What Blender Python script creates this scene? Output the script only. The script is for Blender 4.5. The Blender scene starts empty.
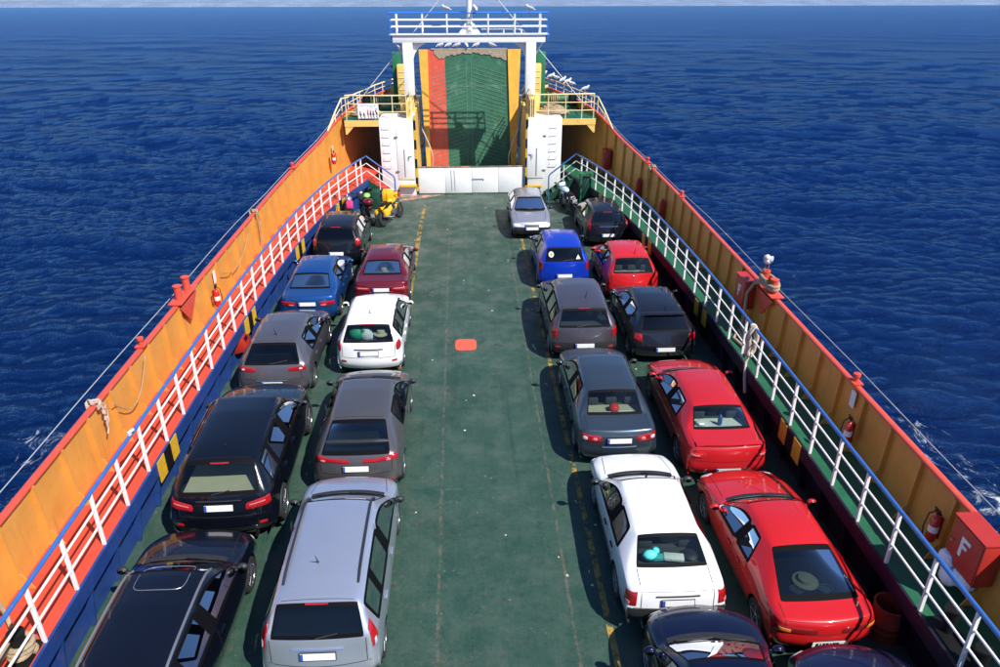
import bpy, bmesh, math, random
import numpy as np
from mathutils import Vector, Matrix
from mathutils.bvhtree import BVHTree
R = math.radians
random.seed(7)
rng = np.random.default_rng(11)
SC = bpy.context.scene
COL = SC.collection

# ------------------------------------------------------------------ camera, sky, sun, exposure
cd = bpy.data.cameras.new('camera')
cam = bpy.data.objects.new('camera', cd); COL.objects.link(cam); SC.camera = cam
cd.sensor_width = 36.0; cd.lens = 27.18; cd.clip_start = .1; cd.clip_end = 60000
cam.location = (-0.26, 0, 10.05)
_th, _ps = R(26.322), R(2.585)
_fw = Vector((math.sin(_ps)*math.cos(_th), math.cos(_ps)*math.cos(_th), -math.sin(_th)))
_rt = Vector((math.cos(_ps), -math.sin(_ps), 0)); _up = _rt.cross(_fw)
cam.rotation_euler = Matrix(((_rt.x, _up.x, -_fw.x), (_rt.y, _up.y, -_fw.y), (_rt.z, _up.z, -_fw.z))).to_euler()

SUN = Vector((.55, -.58, .96)).normalized()          # towards the sun
w = bpy.data.worlds.new('World'); SC.world = w; w.use_nodes = True
nt = w.node_tree; nt.nodes.clear()
sky = nt.nodes.new('ShaderNodeTexSky'); sky.sky_type = 'NISHITA'; sky.sun_disc = False
sky.sun_elevation = math.asin(SUN.z); sky.sun_rotation = math.atan2(SUN.x, SUN.y)
sky.altitude = 0; sky.air_density = 1.0; sky.dust_density = .25; sky.ozone_density = 1.6
bg = nt.nodes.new('ShaderNodeBackground'); bg.inputs[1].default_value = .088
wo = nt.nodes.new('ShaderNodeOutputWorld')
tint = nt.nodes.new('ShaderNodeVectorMath'); tint.operation = 'MULTIPLY'; tint.inputs[1].default_value = (.72, .92, 1.22)
nt.links.new(sky.outputs[0], tint.inputs[0]); nt.links.new(tint.outputs[0], bg.inputs[0]); nt.links.new(bg.outputs[0], wo.inputs[0])
sl = bpy.data.lights.new('sun', 'SUN'); sl.energy = 5.0; sl.angle = R(.5); sl.color = (1, .96, .90)
so = bpy.data.objects.new('sun', sl); COL.objects.link(so)
so.rotation_euler = SUN.to_track_quat('Z', 'Y').to_euler(); so.location = (20, -20, 40)
SC.view_settings.view_transform = 'Standard'; SC.view_settings.look = 'None'
SC.view_settings.exposure = 0.45; SC.view_settings.gamma = 1.0
SC.render.engine = 'CYCLES'
SC.cycles.use_denoising = True
SC.cycles.max_bounces = 6; SC.cycles.transparent_max_bounces = 12
SC.cycles.caustics_reflective = False; SC.cycles.caustics_refractive = False

# ------------------------------------------------------------------ materials
def new_mat(name):
    m = bpy.data.materials.new(name); m.use_nodes = True
    n = m.node_tree; n.nodes.clear()
    return m, n
def N(nt, t, **kw):
    n = nt.nodes.new(t)
    for k, v in kw.items():
        if k in n.inputs: n.inputs[k].default_value = v
        else: setattr(n, k, v)
    return n
def c4(c): return (c[0], c[1], c[2], 1)
def mat(name, col, rough=.5, metal=0., var=0., scale=6., bump=0., bscale=40., dirt=None, dirt_amt=.0, dscale=3., coat=0., spec=.5, streak=0.):
    """plain surface: base colour varied by noise, optional second 'dirt' colour in blotches, fine bump"""
    m, n = new_mat(name); L = n.links.new
    p = N(n, 'ShaderNodeBsdfPrincipled', Roughness=rough, Metallic=metal)
    p.inputs['Coat Weight'].default_value = coat; p.inputs['Coat Roughness'].default_value = .04
    p.inputs['Specular IOR Level'].default_value = spec
    o = N(n, 'ShaderNodeOutputMaterial'); L(p.outputs[0], o.inputs[0])
    p.inputs['Base Color'].default_value = c4(col)
    tc = N(n, 'ShaderNodeNewGeometry')
    src = None
    if var or dirt:
        nz = N(n, 'ShaderNodeTexNoise', Scale=scale, Detail=6., Roughness=.62); L(tc.outputs['Position'], nz.inputs['Vector'])
        mp = N(n, 'ShaderNodeMapRange'); L(nz.outputs[0], mp.inputs[0])
        mp.inputs[1].default_value = .3; mp.inputs[2].default_value = .7
        mp.inputs[3].default_value = 1-var; mp.inputs[4].default_value = 1+var*.6
        mx = N(n, 'ShaderNodeVectorMath', operation='SCALE'); mx.inputs[0].default_value = col[:3]
        L(mp.outputs[0], mx.inputs['Scale']); src = mx.outputs[0]
    if dirt:
        n2 = N(n, 'ShaderNodeTexNoise', Scale=dscale, Detail=9., Roughness=.7)
        if streak:
            mpn = N(n, 'ShaderNodeMapping'); mpn.inputs['Scale'].default_value = (1.6, 1.6, streak); L(tc.outputs['Position'], mpn.inputs[0]); L(mpn.outputs[0], n2.inputs['Vector'])
        else: L(tc.outputs['Position'], n2.inputs['Vector'])
        r2 = N(n, 'ShaderNodeMapRange'); L(n2.outputs[0], r2.inputs[0])
        r2.inputs[1].default_value = .56; r2.inputs[2].default_value = .74; r2.inputs[3].default_value = 0; r2.inputs[4].default_value = dirt_amt
        mm = N(n, 'ShaderNodeMix', data_type='RGBA'); L(r2.outputs[0], mm.inputs[0]); L(src, mm.inputs[6]); mm.inputs[7].default_value = c4(dirt)
        src = mm.outputs[2]
    if src is not None: L(src, p.inputs['Base Color'])
    if bump:
        nb = N(n, 'ShaderNodeTexNoise', Scale=bscale, Detail=5.); L(tc.outputs['Position'], nb.inputs['Vector'])
        b = N(n, 'ShaderNodeBump', Strength=bump, Distance=.02); L(nb.outputs[0], b.inputs['Height']); L(b.outputs[0], p.inputs['Normal'])
    return m

RUST = (.16, .06, .025)
M = {}
M['white_paint'] = mat('white_paint', (.86, .85, .82), .4, var=.03, dirt=RUST, dirt_amt=.10, dscale=2.2, bump=.15, bscale=9)
M['white_rail'] = mat('white_rail', (.82, .81, .78), .4, var=.05, dirt=RUST, dirt_amt=.45, dscale=5)
M['blue_rail'] = mat('blue_rail', (.035, .13, .40), .35, var=.12, scale=4, dirt=(.25, .3, .36), dirt_amt=.3, dscale=6)
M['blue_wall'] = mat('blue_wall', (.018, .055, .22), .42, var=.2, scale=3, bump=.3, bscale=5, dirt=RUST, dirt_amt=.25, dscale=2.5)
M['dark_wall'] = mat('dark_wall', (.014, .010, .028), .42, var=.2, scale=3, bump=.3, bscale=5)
M['orange'] = mat('orange_paint', (.66, .30, .058), .42, var=.14, scale=1.5, bump=.6, bscale=2.0, dirt=(.36, .15, .06), dirt_amt=.6, dscale=2.6, streak=.22)
M['yellow_ship'] = mat('cream_yellow_paint', (.86, .56, .15), .45, var=.1, scale=3, dirt=(.4, .2, .08), dirt_amt=.5, dscale=4)
M['rail_cream'] = mat('cream_rail', (.86, .68, .36), .45, var=.1, dirt=RUST, dirt_amt=.3, dscale=5)
M['red_walk'] = mat('red_walkway', (.56, .062, .032), .6, var=.12, scale=4, bump=.3, bscale=30, dirt=(.35, .06, .04), dirt_amt=.4, dscale=2)
M['green_walk'] = mat('green_walkway', (.016, .115, .055), .5, var=.2, scale=4, bump=.3, bscale=30, dirt=(.12, .14, .11), dirt_amt=.3, dscale=3)
M['red_cap'] = mat('red_cap', (.62, .075, .042), .4, var=.1, scale=5, dirt=(.75, .25, .18), dirt_amt=.3, dscale=7)
M['green_paint'] = mat('green_paint', (.02, .16, .07), .4, var=.15, scale=3)
M['dark_green'] = mat('dark_green', (.01, .06, .035), .5, var=.2)
M['red_box'] = mat('red_box', (.42, .028, .018), .4, var=.1, scale=4)
M['ext_red'] = mat('extinguisher_red', (.5, .02, .012), .25, coat=.5)
M['yellow'] = mat('yellow_stripe', (.72, .42, .03), .5, var=.15, scale=8, dirt=(.1, .1, .06), dirt_amt=.5, dscale=6)
M['black'] = mat('black_paint', (.010, .010, .011), .5, var=.2, spec=.2)
M['mirror_dark'] = mat('mirror_dark', (.10, .11, .13), .15, metal=1.)
M['rubber'] = mat('rubber', (.018, .018, .019), .75, var=.2, scale=20)
M['plastic'] = mat('black_plastic', (.022, .022, .024), .5)
M['trim'] = mat('dark_trim', (.02, .02, .022), .55, var=.15, scale=10)
M['frit'] = mat('window_frit', (.004, .004, .005), .6, spec=.08)
M['gap'] = mat('shut_gap', (.006, .006, .006), .8)
M['under'] = mat('underbody', (.01, .01, .01), .9)
M['seat'] = mat('seat_cloth', (.055, .057, .062), .85, var=.15, scale=30)
M['seat_beige'] = mat('seat_beige', (.52, .46, .33), .8, var=.08)
M['chrome'] = mat('chrome', (.75, .75, .76), .12, metal=1.)
M['alloy'] = mat('alloy', (.52, .53, .55), .28, metal=.9)
M['plate'] = mat('number_plate', (.80, .80, .78), .4)
M['plate_blue'] = mat('plate_blue', (.03, .08, .45), .4)
M['rope'] = mat('rope', (.42, .31, .19), .85, var=.3, scale=30, bump=.8, bscale=90)
M['cable'] = mat('pale_cable', (.62, .62, .58), .6)
M['guy'] = mat('guy_wire', (.36, .37, .38), .6)
M['steel'] = mat('steel', (.42, .43, .44), .35, metal=.8)
M['gull_white'] = mat('gull_white', (.82, .82, .80), .7)
M['gull_grey'] = mat('gull_grey', (.42, .45, .48), .7)
M['beak'] = mat('beak', (.5, .12, .05), .5)
M['cloth_white'] = mat('white_cloth', (.78, .78, .76), .7, bump=.6, bscale=14)
M['bag_white'] = mat('white_plastic_bag', (.75, .78, .85), .35, bump=1., bscale=20)
M['pink'] = mat('pink_bag', (.85, .06, .22), .5)
M['teal'] = mat('teal_plastic', (.08, .55, .55), .4)
M['lime'] = mat('lime_plastic', (.25, .6, .12), .5)
M['green_bag'] = mat('green_bag', (.02, .35, .18), .5)
M['red_cloth'] = mat('red_cloth', (.7, .03, .025), .7)
M['orange_cloth'] = mat('orange_cloth', (.9, .25, .04), .7)
M['tan'] = mat('tan_worn', (.36, .29, .21), .8, var=.35, scale=9, bump=.6, bscale=14, dirt=(.55, .5, .42), dirt_amt=.6, dscale=6)
M['bikeyellow'] = mat('bike_yellow', (.86, .48, .02), .25, coat=.6)
M['engine'] = mat('engine_metal', (.3, .3, .31), .35, metal=.9, var=.2, scale=20)
M['sky_blue'] = mat('pale_blue_paint', (.45, .6, .75), .3, coat=.5)
M['lamp_white'] = mat('lamp_clear', (.55, .56, .60), .12, coat=.6)
M['foam_white'] = mat('white_card', (.8, .8, .8), .6)

def red_glass(name, col):
    return mat(name, col, .12, coat=.8, var=.25, scale=45)
M['tail'] = red_glass('tail_red', (.36, .008, .012))
M['tail_dark'] = red_glass('tail_dark', (.22, .012, .014))
M['tail_pink'] = red_glass('tail_pale', (.62, .20, .19))
M['amber'] = red_glass('amber_lens', (.75, .22, .03))

def paint(name, col, metal=0., rough=.35, flake=.0):
    m, n = new_mat(name); L = n.links.new
    p = N(n, 'ShaderNodeBsdfPrincipled', Roughness=rough, Metallic=metal)
    p.inputs['Coat Weight'].default_value = 1.; p.inputs['Coat Roughness'].default_value = .025; p.inputs['Specular IOR Level'].default_value = .15
    g = N(n, 'ShaderNodeNewGeometry')
    nz = N(n, 'ShaderNodeTexNoise', Scale=2.2, Detail=6.); L(g.outputs['Position'], nz.inputs['Vector'])
    mp = N(n, 'ShaderNodeMapRange'); L(nz.outputs[0], mp.inputs[0]); mp.inputs[3].default_value = .92; mp.inputs[4].default_value = 1.06
    sc = N(n, 'ShaderNodeVectorMath', operation='SCALE'); sc.inputs[0].default_value = col; L(mp.outputs[0], sc.inputs['Scale'])
    # dust on upward faces, in specks
    sp = N(n, 'ShaderNodeTexNoise', Scale=60., Detail=2.); L(g.outputs['Position'], sp.inputs['Vector'])
    sr = N(n, 'ShaderNodeMapRange'); L(sp.outputs[0], sr.inputs[0]); sr.inputs[1].default_value = .5; sr.inputs[2].default_value = .8; sr.inputs[4].default_value = .03 if max(col) > .03 else .008
    mx = N(n, 'ShaderNodeMix', data_type='RGBA'); L(sr.outputs[0], mx.inputs[0]); L(sc.outputs[0], mx.inputs[6]); mx.inputs[7].default_value = (.35, .32, .27, 1)
    L(mx.outputs[2], p.inputs['Base Color'])
    rr = N(n, 'ShaderNodeMapRange'); L(nz.outputs[0], rr.inputs[0]); rr.inputs[3].default_value = .015; rr.inputs[4].default_value = .07
    L(rr.outputs[0], p.inputs['Coat Roughness'])
    ins = N(n, 'ShaderNodeBsdfDiffuse', Color=(.035, .035, .037, 1))      # the inner face of the sheet is the cabin lining
    ms = N(n, 'ShaderNodeMixShader'); L(g.outputs['Backfacing'], ms.inputs[0]); L(p.outputs[0], ms.inputs[1]); L(ins.outputs[0], ms.inputs[2])
    o = N(n, 'ShaderNodeOutputMaterial'); L(ms.outputs[0], o.inputs[0])
    return m

def glass(name, tint):
    m, n = new_mat(name); L = n.links.new
    t = N(n, 'ShaderNodeBsdfTransparent', Color=c4(tint))
    g = N(n, 'ShaderNodeBsdfGlossy', Roughness=.015)
    f = N(n, 'ShaderNodeFresnel', IOR=1.62)
    ms = N(n, 'ShaderNodeMixShader'); L(f.outputs[0], ms.inputs[0]); L(t.outputs[0], ms.inputs[1]); L(g.outputs[0], ms.inputs[2])
    o = N(n, 'ShaderNodeOutputMaterial'); L(ms.outputs[0], o.inputs[0])
    return m
M['glass'] = glass('window_glass', (.58, .66, .62))
M['glass_dark'] = glass('privacy_glass', (.16, .18, .18))
M['glass_mid'] = glass('tinted_glass', (.27, .33, .31))

# ------------------------------------------------------------------ mesh helpers
class MB:
    def __init__(s): s.v = []; s.f = []; s.m = []
    def add(s, vs, fs, mi=0):
        b = len(s.v); s.v += [tuple(v) for v in vs]
        for f in fs: s.f.append([b+i for i in f]); s.m.append(mi)
        return s
    def box(s, c, d, mi=0, rz=0., rx=0., ry=0.):
        x, y, z = d[0]/2, d[1]/2, d[2]/2
        T = Matrix.Translation(c) @ Matrix.Rotation(rz, 4, 'Z') @ Matrix.Rotation(ry, 4, 'Y') @ Matrix.Rotation(rx, 4, 'X')
        vs = [T @ Vector(p) for p in ((-x,-y,-z),(x,-y,-z),(x,y,-z),(-x,y,-z),(-x,-y,z),(x,-y,z),(x,y,z),(-x,y,z))]
        return s.add(vs, [(0,3,2,1),(4,5,6,7),(0,1,5,4),(1,2,6,5),(2,3,7,6),(3,0,4,7)], mi)
    def hexa(s, a, b, mi=0):
        """a: four bottom corners, b: four top corners (counter-clockwise)"""
        return s.add(list(a)+list(b), [(0,3,2,1),(4,5,6,7),(0,1,5,4),(1,2,6,5),(2,3,7,6),(3,0,4,7)], mi)
    def tube(s, pts, r, n=8, mi=0, closed=False, caps=True):
        P = [Vector(p) for p in pts]; k = len(P); rings = []
        rr = r if isinstance(r, (list, tuple)) else [r]*k
        prev = None
        for i, p in enumerate(P):
            if closed: t = P[(i+1) % k]-P[i-1]
            else: t = P[min(i+1, k-1)]-P[max(i-1, 0)]
            t.normalize()
            if prev is None:
                a = Vector((0, 0, 1)) if abs(t.z) < .9 else Vector((1, 0, 0))
                u = t.cross(a).normalized()
            else:
                u = (prev - t*prev.dot(t)).normalized()
            prev = u; vv = t.cross(u)
            rings.append([p + (u*math.cos(2*math.pi*j/n) + vv*math.sin(2*math.pi*j/n))*rr[i] for j in range(n)])
        vs = [q for r_ in rings for q in r_]; fs = []
        for i in range(k if closed else k-1):
            a, b = i*n, ((i+1) % k)*n
            for j in range(n): fs.append((a+j, a+(j+1) % n, b+(j+1) % n, b+j))
        if caps and not closed:
            fs.append(tuple(range(n))[::-1]); fs.append(tuple((k-1)*n+j for j in range(n)))
        return s.add(vs, fs, mi)
    def lathe(s, prof, c=(0,0,0), axis='Z', n=20, mi=0):
        """prof: (radius, height) pairs from bottom to top"""
        vs = []
        for r, h in prof:
            for j in range(n):
                a = 2*math.pi*j/n; x, y = r*math.cos(a), r*math.sin(a)
                p = (x, y, h) if axis == 'Z' else ((h, x, y) if axis == 'X' else (y, h, x))
                vs.append((p[0]+c[0], p[1]+c[1], p[2]+c[2]))
        fs = []
        for i in range(len(prof)-1):
            for j in range(n): fs.append((i*n+j, i*n+(j+1) % n, (i+1)*n+(j+1) % n, (i+1)*n+j))
        if prof[0][0] > 1e-4: fs.append(tuple(range(n))[::-1])
        if prof[-1][0] > 1e-4: fs.append(tuple((len(prof)-1)*n+j for j in range(n)))
        return s.add(vs, fs, mi)
    def ell(s, c, r, n=14, mi=0, T=None):
        vs = []; k = n//2
        for i in range(k+1):
            t = math.pi*i/k
            for j in range(n):
                a = 2*math.pi*j/n
                p = Vector((r[0]*math.sin(t)*math.cos(a), r[1]*math.sin(t)*math.sin(a), -r[2]*math.cos(t)))
                if T: p = T @ p
                vs.append((p[0]+c[0], p[1]+c[1], p[2]+c[2]))
        fs = [(i*n+j, i*n+(j+1) % n, (i+1)*n+(j+1) % n, (i+1)*n+j) for i in range(k) for j in range(n)]
        return s.add(vs, fs, mi)
    def mesh(s, name, mats, bev=0., ang=35, seg=2):
        me = bpy.data.meshes.new(name); me.from_pydata(s.v, [], s.f)
        for m in (mats if isinstance(mats, (list, tuple)) else [mats]): me.materials.append(M[m] if isinstance(m, str) else m)
        me.polygons.foreach_set('material_index', s.m)
        bm = bmesh.new(); bm.from_mesh(me)
        bmesh.ops.remove_doubles(bm, verts=bm.verts, dist=1e-5)
        bmesh.ops.recalc_face_normals(bm, faces=bm.faces)
        if bev:
            ed = [e for e in bm.edges if len(e.link_faces) == 2 and e.calc_face_angle(0) > R(30)]
            bmesh.ops.bevel(bm, geom=ed, offset=bev, segments=seg, profile=.5, affect='EDGES', clamp_overlap=True)
        bm.to_mesh(me); bm.free(); smooth(me, ang)
        return me
    def build(s, name, mats, parent=None, loc=None, bev=0., ang=35):
        return link(name, s.mesh(name, mats, bev, ang), parent, loc)
def smooth(me, ang=35):
    me.polygons.foreach_set('use_smooth', [True]*len(me.polygons))
    me.set_sharp_from_angle(angle=R(ang))
def link(name, me, parent=None, loc=None):
    o = bpy.data.objects.new(name, me); COL.objects.link(o)
    if parent is not None: o.parent = parent
    if loc is not None: o.location = loc
    return o
def thing(name, label, cat, loc=(0,0,0), rz=0., group=None):
    o = bpy.data.objects.new(name, None); COL.objects.link(o); o.empty_display_size = .2
    o.location = loc; o.rotation_euler = (0, 0, rz)
    return tag(o, label, cat, group)
def tag(o, label, cat, group=None, kind=None):
    o['label'] = label; o['category'] = cat
    if group: o['group'] = group
    if kind: o['kind'] = kind
    return o
def struct(o, label=None):
    o['kind'] = 'structure'
    return o
def curve(tab, y):
    """smooth (monotone) interpolation through a table of (y, a, b...)"""
    T = np.array(tab, float); out = []
    for k in range(1, T.shape[1]):
        Y, V = T[:, 0], T[:, k]; m = np.gradient(V, Y)
        i = int(np.clip(np.searchsorted(Y, y)-1, 0, len(Y)-2)); h = Y[i+1]-Y[i]; t = min(max((y-Y[i])/h, 0), 1)
        out.append((2*t**3-3*t*t+1)*V[i]+(t**3-2*t*t+t)*h*m[i]+(-2*t**3+3*t*t)*V[i+1]+(t**3-t*t)*h*m[i+1])
    return out if len(out) > 1 else out[0]

# plan of the ship (port side is -x): walkway edge, bulwark foot, bulwark cap (x, z)
ZW = 1.12
EDGE = [(-8, 6.46), (8, 6.50), (15, 6.51), (20, 6.46), (23.5, 6.32), (25.5, 6.2), (27.5, 6.0), (29.5, 5.74), (31.5, 5.36), (33.6, 4.84), (34.2, 4.7)]
FOOT = [(-8, 7.42), (8, 7.47), (20, 7.47), (25, 7.40), (28, 7.26), (30.3, 7.05), (33, 6.6), (35.8, 5.98), (38, 5.35), (40.5, 4.4), (42, 3.75)]
CAP = [(-8, 7.44, 2.32), (8, 7.50, 2.34), (20, 7.50, 2.34), (24, 7.45, 2.37), (27, 7.36, 2.45), (29.5, 7.18, 2.57), (31.5, 6.91, 2.76), (33.2, 6.58, 2.99), (34.2, 6.37, 3.20), (35.5, 6.07, 3.52), (37, 5.66, 3.76), (39, 5.0, 3.90), (40.5, 4.43, 3.98), (42, 3.78, 4.04)]
edge = lambda y: curve(EDGE, y)
foot = lambda y: curve(FOOT, y)
capx = lambda y: curve(CAP, y)

# ------------------------------------------------------------------ the sea (the ship trims a little by the stern, so the water plane falls away forward)
TRIM = math.tan(R(2.83))
def sea_z(y): return -1.7 - TRIM*(y-10)
def build_sea():
    f4 = np.float32
    th = np.concatenate([np.linspace(-180, -64, 40), np.linspace(-62, 62, 680), np.linspace(64, 180, 40)])*math.pi/180
    r = np.concatenate([[.3, 3., 6.], 1/np.linspace(1/8.5, 1/2200, 1150), 2200*np.exp(np.linspace(.04, math.log(45000/2200), 40))])
    dr = np.gradient(r)
    TH, RR = np.meshgrid(th.astype(f4), r.astype(f4)); X = RR*np.sin(TH); Y = RR*np.cos(TH)
    Z = np.zeros_like(X); DX = np.zeros_like(X); DY = np.zeros_like(X)
    DR = dr[:, None].astype(f4)
    for i in range(104):
        lam = .55*math.exp(rng.random()**1.15*math.log(15/.55)); k = 2*math.pi/lam
        d = R(-98 + rng.normal(0, 27)); kx, ky = math.cos(d)*k, math.sin(d)*k
        if i > 84: lam = rng.uniform(15, 48); k = 2*math.pi/lam; kx, ky = math.cos(d)*k, math.sin(d)*k
        a = .0058*lam*(1.15 if lam < 3 else (.55 if lam < 15 else .30))
        att = np.clip(lam/(DR*2.)-.5, 0, 1)
        ph = (f4(kx)*X+f4(ky)*Y+f4(rng.random()*6.28)); sn, cs = np.sin(ph), np.cos(ph)
        Z += a*att*(sn+.25*(sn*sn-.5)); DX -= a*.8*att*math.cos(d)*cs; DY -= a*.8*att*math.sin(d)*cs
    # gusts: patches where the water is rougher or calmer
    g = 1.0+.15*np.sin(X*.021+1.3*np.sin(Y*.013))*np.sin(Y*.031+X*.008)
    V = np.stack([X+DX*g, Y+DY*g, Z*g-1.7-TRIM*(Y-10)], -1).reshape(-1, 3)
    nr, nc = X.shape
    i, j = np.meshgrid(np.arange(nr-1), np.arange(nc-1), indexing='ij'); a = (i*nc+j).ravel()
    F = np.stack([a, a+nc, a+nc+1, a+1], -1)
    me = bpy.data.meshes.new('sea'); me.vertices.add(len(V)); me.vertices.foreach_set('co', V.ravel())
    me.loops.add(F.size); me.loops.foreach_set('vertex_index', F.ravel().astype(np.int32))
    me.polygons.add(len(F)); me.polygons.foreach_set('loop_start', np.arange(0, F.size, 4, dtype=np.int32))
    me.polygons.foreach_set('use_smooth', np.ones(len(F), bool)); me.update(calc_edges=True); me.validate()
    if me.polygons[0].normal.z < 0: me.flip_normals()
    m, n = new_mat('sea_water'); L = n.links.new
    p = N(n, 'ShaderNodeBsdfPrincipled', Roughness=.1, IOR=1.333)
    g = N(n, 'ShaderNodeNewGeometry')
    ln = N(n, 'ShaderNodeVectorMath', operation='LENGTH'); L(g.outputs['Position'], ln.inputs[0])
    rr = N(n, 'ShaderNodeMapRange', interpolation_type='SMOOTHSTEP'); L(ln.outputs['Value'], rr.inputs[0])
    rr.inputs[1].default_value = 20; rr.inputs[2].default_value = 1500; rr.inputs[3].default_value = .06; rr.inputs[4].default_value = .16
    L(rr.outputs[0], p.inputs['Roughness'])
    big = N(n, 'ShaderNodeTexNoise', Scale=.035, Detail=4.); L(g.outputs['Position'], big.inputs['Vector'])
    cr = N(n, 'ShaderNodeMix', data_type='RGBA'); L(big.outputs[0], cr.inputs[0])
    cr.inputs[6].default_value = (.0015, .0112, .056, 1); cr.inputs[7].default_value = (.0018, .0130, .064, 1)
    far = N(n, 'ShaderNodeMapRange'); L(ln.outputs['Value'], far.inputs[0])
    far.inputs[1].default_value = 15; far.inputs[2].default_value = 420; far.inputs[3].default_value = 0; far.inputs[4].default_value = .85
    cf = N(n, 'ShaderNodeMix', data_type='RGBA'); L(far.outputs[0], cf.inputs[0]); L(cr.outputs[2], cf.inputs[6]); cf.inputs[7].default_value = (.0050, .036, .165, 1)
    # churned water beside the hull: white foam in torn streaks
    sx = N(n, 'ShaderNodeSeparateXYZ'); L(g.outputs['Position'], sx.inputs[0])
    ax = N(n, 'ShaderNodeMath', operation='ABSOLUTE'); L(sx.outputs[0], ax.inputs[0])
    def band(src, a, b, c, d):
        u = N(n, 'ShaderNodeMapRange', interpolation_type='SMOOTHSTEP'); L(src, u.inputs[0]); u.inputs[1].default_value = a; u.inputs[2].default_value = b
        v = N(n, 'ShaderNodeMapRange', interpolation_type='SMOOTHSTEP'); L(src, v.inputs[0]); v.inputs[1].default_value = c; v.inputs[2].default_value = d; v.inputs[3].default_value = 1; v.inputs[4].default_value = 0
        q = N(n, 'ShaderNodeMath', operation='MULTIPLY'); L(u.outputs[0], q.inputs[0]); L(v.outputs[0], q.inputs[1]); return q.outputs[0]
    b1 = band(ax.outputs[0], 9.6, 11.6, 12.6, 15.2); b2 = band(sx.outputs[1], 11.5, 14.5, 18, 21.5)
    bb = N(n, 'ShaderNodeMath', operation='MULTIPLY'); L(b1, bb.inputs[0]); L(b2, bb.inputs[1])
    mpg = N(n, 'ShaderNodeMapping'); mpg.inputs['Scale'].default_value = (1.5, .75, 1.); mpg.inputs['Rotation'].default_value = (0, 0, .5); L(g.outputs['Position'], mpg.inputs[0])
    fn = N(n, 'ShaderNodeTexNoise', Scale=1.1, Detail=9., Roughness=.72, Distortion=1.2); L(mpg.outputs[0], fn.inputs['Vector'])
    ad = N(n, 'ShaderNodeMath', operation='MULTIPLY_ADD'); L(bb.outputs[0], ad.inputs[0]); ad.inputs[1].default_value = .24; L(fn.outputs[0], ad.inputs[2])
    fm = N(n, 'ShaderNodeMapRange', interpolation_type='SMOOTHSTEP'); L(ad.outputs[0], fm.inputs[0]); fm.inputs[1].default_value = .765; fm.inputs[2].default_value = .95
    cm = N(n, 'ShaderNodeMix', data_type='RGBA'); L(fm.outputs[0], cm.inputs[0]); L(cf.outputs[2], cm.inputs[6]); cm.inputs[7].default_value = (.62, .70, .78, 1)
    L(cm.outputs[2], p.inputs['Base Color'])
    n1 = N(n, 'ShaderNodeTexNoise', Scale=4.5, Detail=7., Roughness=.6); mp2 = N(n, 'ShaderNodeMapping'); mp2.inputs['Scale'].default_value = (.72, 1.75, 1.); mp2.inputs['Rotation'].default_value = (0, 0, .12); L(g.outputs['Position'], mp2.inputs[0]); L(mp2.outputs[0], n1.inputs['Vector'])
    n3 = N(n, 'ShaderNodeTexNoise', Scale=.16, Detail=8., Roughness=.74); L(mp2.outputs[0], n3.inputs['Vector'])
    n5 = N(n, 'ShaderNodeTexNoise', Scale=.05, Detail=9., Roughness=.8); L(mp2.outputs[0], n5.inputs['Vector'])
    bb0 = N(n, 'ShaderNodeBump', Strength=.7, Distance=1.1); L(n5.outputs[0], bb0.inputs['Height'])
    b0 = N(n, 'ShaderNodeBump', Strength=.7, Distance=.36); L(bb0.outputs[0], b0.inputs['Normal']); L(n3.outputs[0], b0.inputs['Height'])
    b_ = N(n, 'ShaderNodeBump', Strength=1., Distance=.045); L(n1.outputs[0], b_.inputs['Height']); L(b0.outputs[0], b_.inputs['Normal']); L(b_.outputs[0], p.inputs['Normal'])
    # a wind-roughened sea mirrors only part of what flat water would at a grazing view
    p.inputs['Specular IOR Level'].default_value = 0.
    fr = N(n, 'ShaderNodeFresnel', IOR=1.333); L(b_.outputs[0], fr.inputs['Normal'])
    rf = N(n, 'ShaderNodeMapRange'); L(fr.outputs[0], rf.inputs[0]); rf.inputs[1].default_value = .02; rf.inputs[2].default_value = .75; rf.inputs[3].default_value = .015; rf.inputs[4].default_value = .56
    gl = N(n, 'ShaderNodeBsdfGlossy', Color=(.38, .60, .88, 1)); L(rr.outputs[0], gl.inputs['Roughness']); L(b_.outputs[0], gl.inputs['Normal'])
    nf = N(n, 'ShaderNodeMath', operation='MULTIPLY_ADD'); L(fm.outputs[0], nf.inputs[0]); nf.inputs[1].default_value = -1.; nf.inputs[2].default_value = 1.
    wf = N(n, 'ShaderNodeMath', operation='MULTIPLY'); L(rf.outputs[0], wf.inputs[0]); L(nf.outputs[0], wf.inputs[1])
    ms = N(n, 'ShaderNodeMixShader'); L(wf.outputs[0], ms.inputs[0]); L(p.outputs[0], ms.inputs[1]); L(gl.outputs[0], ms.inputs[2])
    o = N(n, 'ShaderNodeOutputMaterial'); L(ms.outputs[0], o.inputs[0])
    me.materials.append(m)
    struct(link('sea', me))
build_sea()

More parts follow.
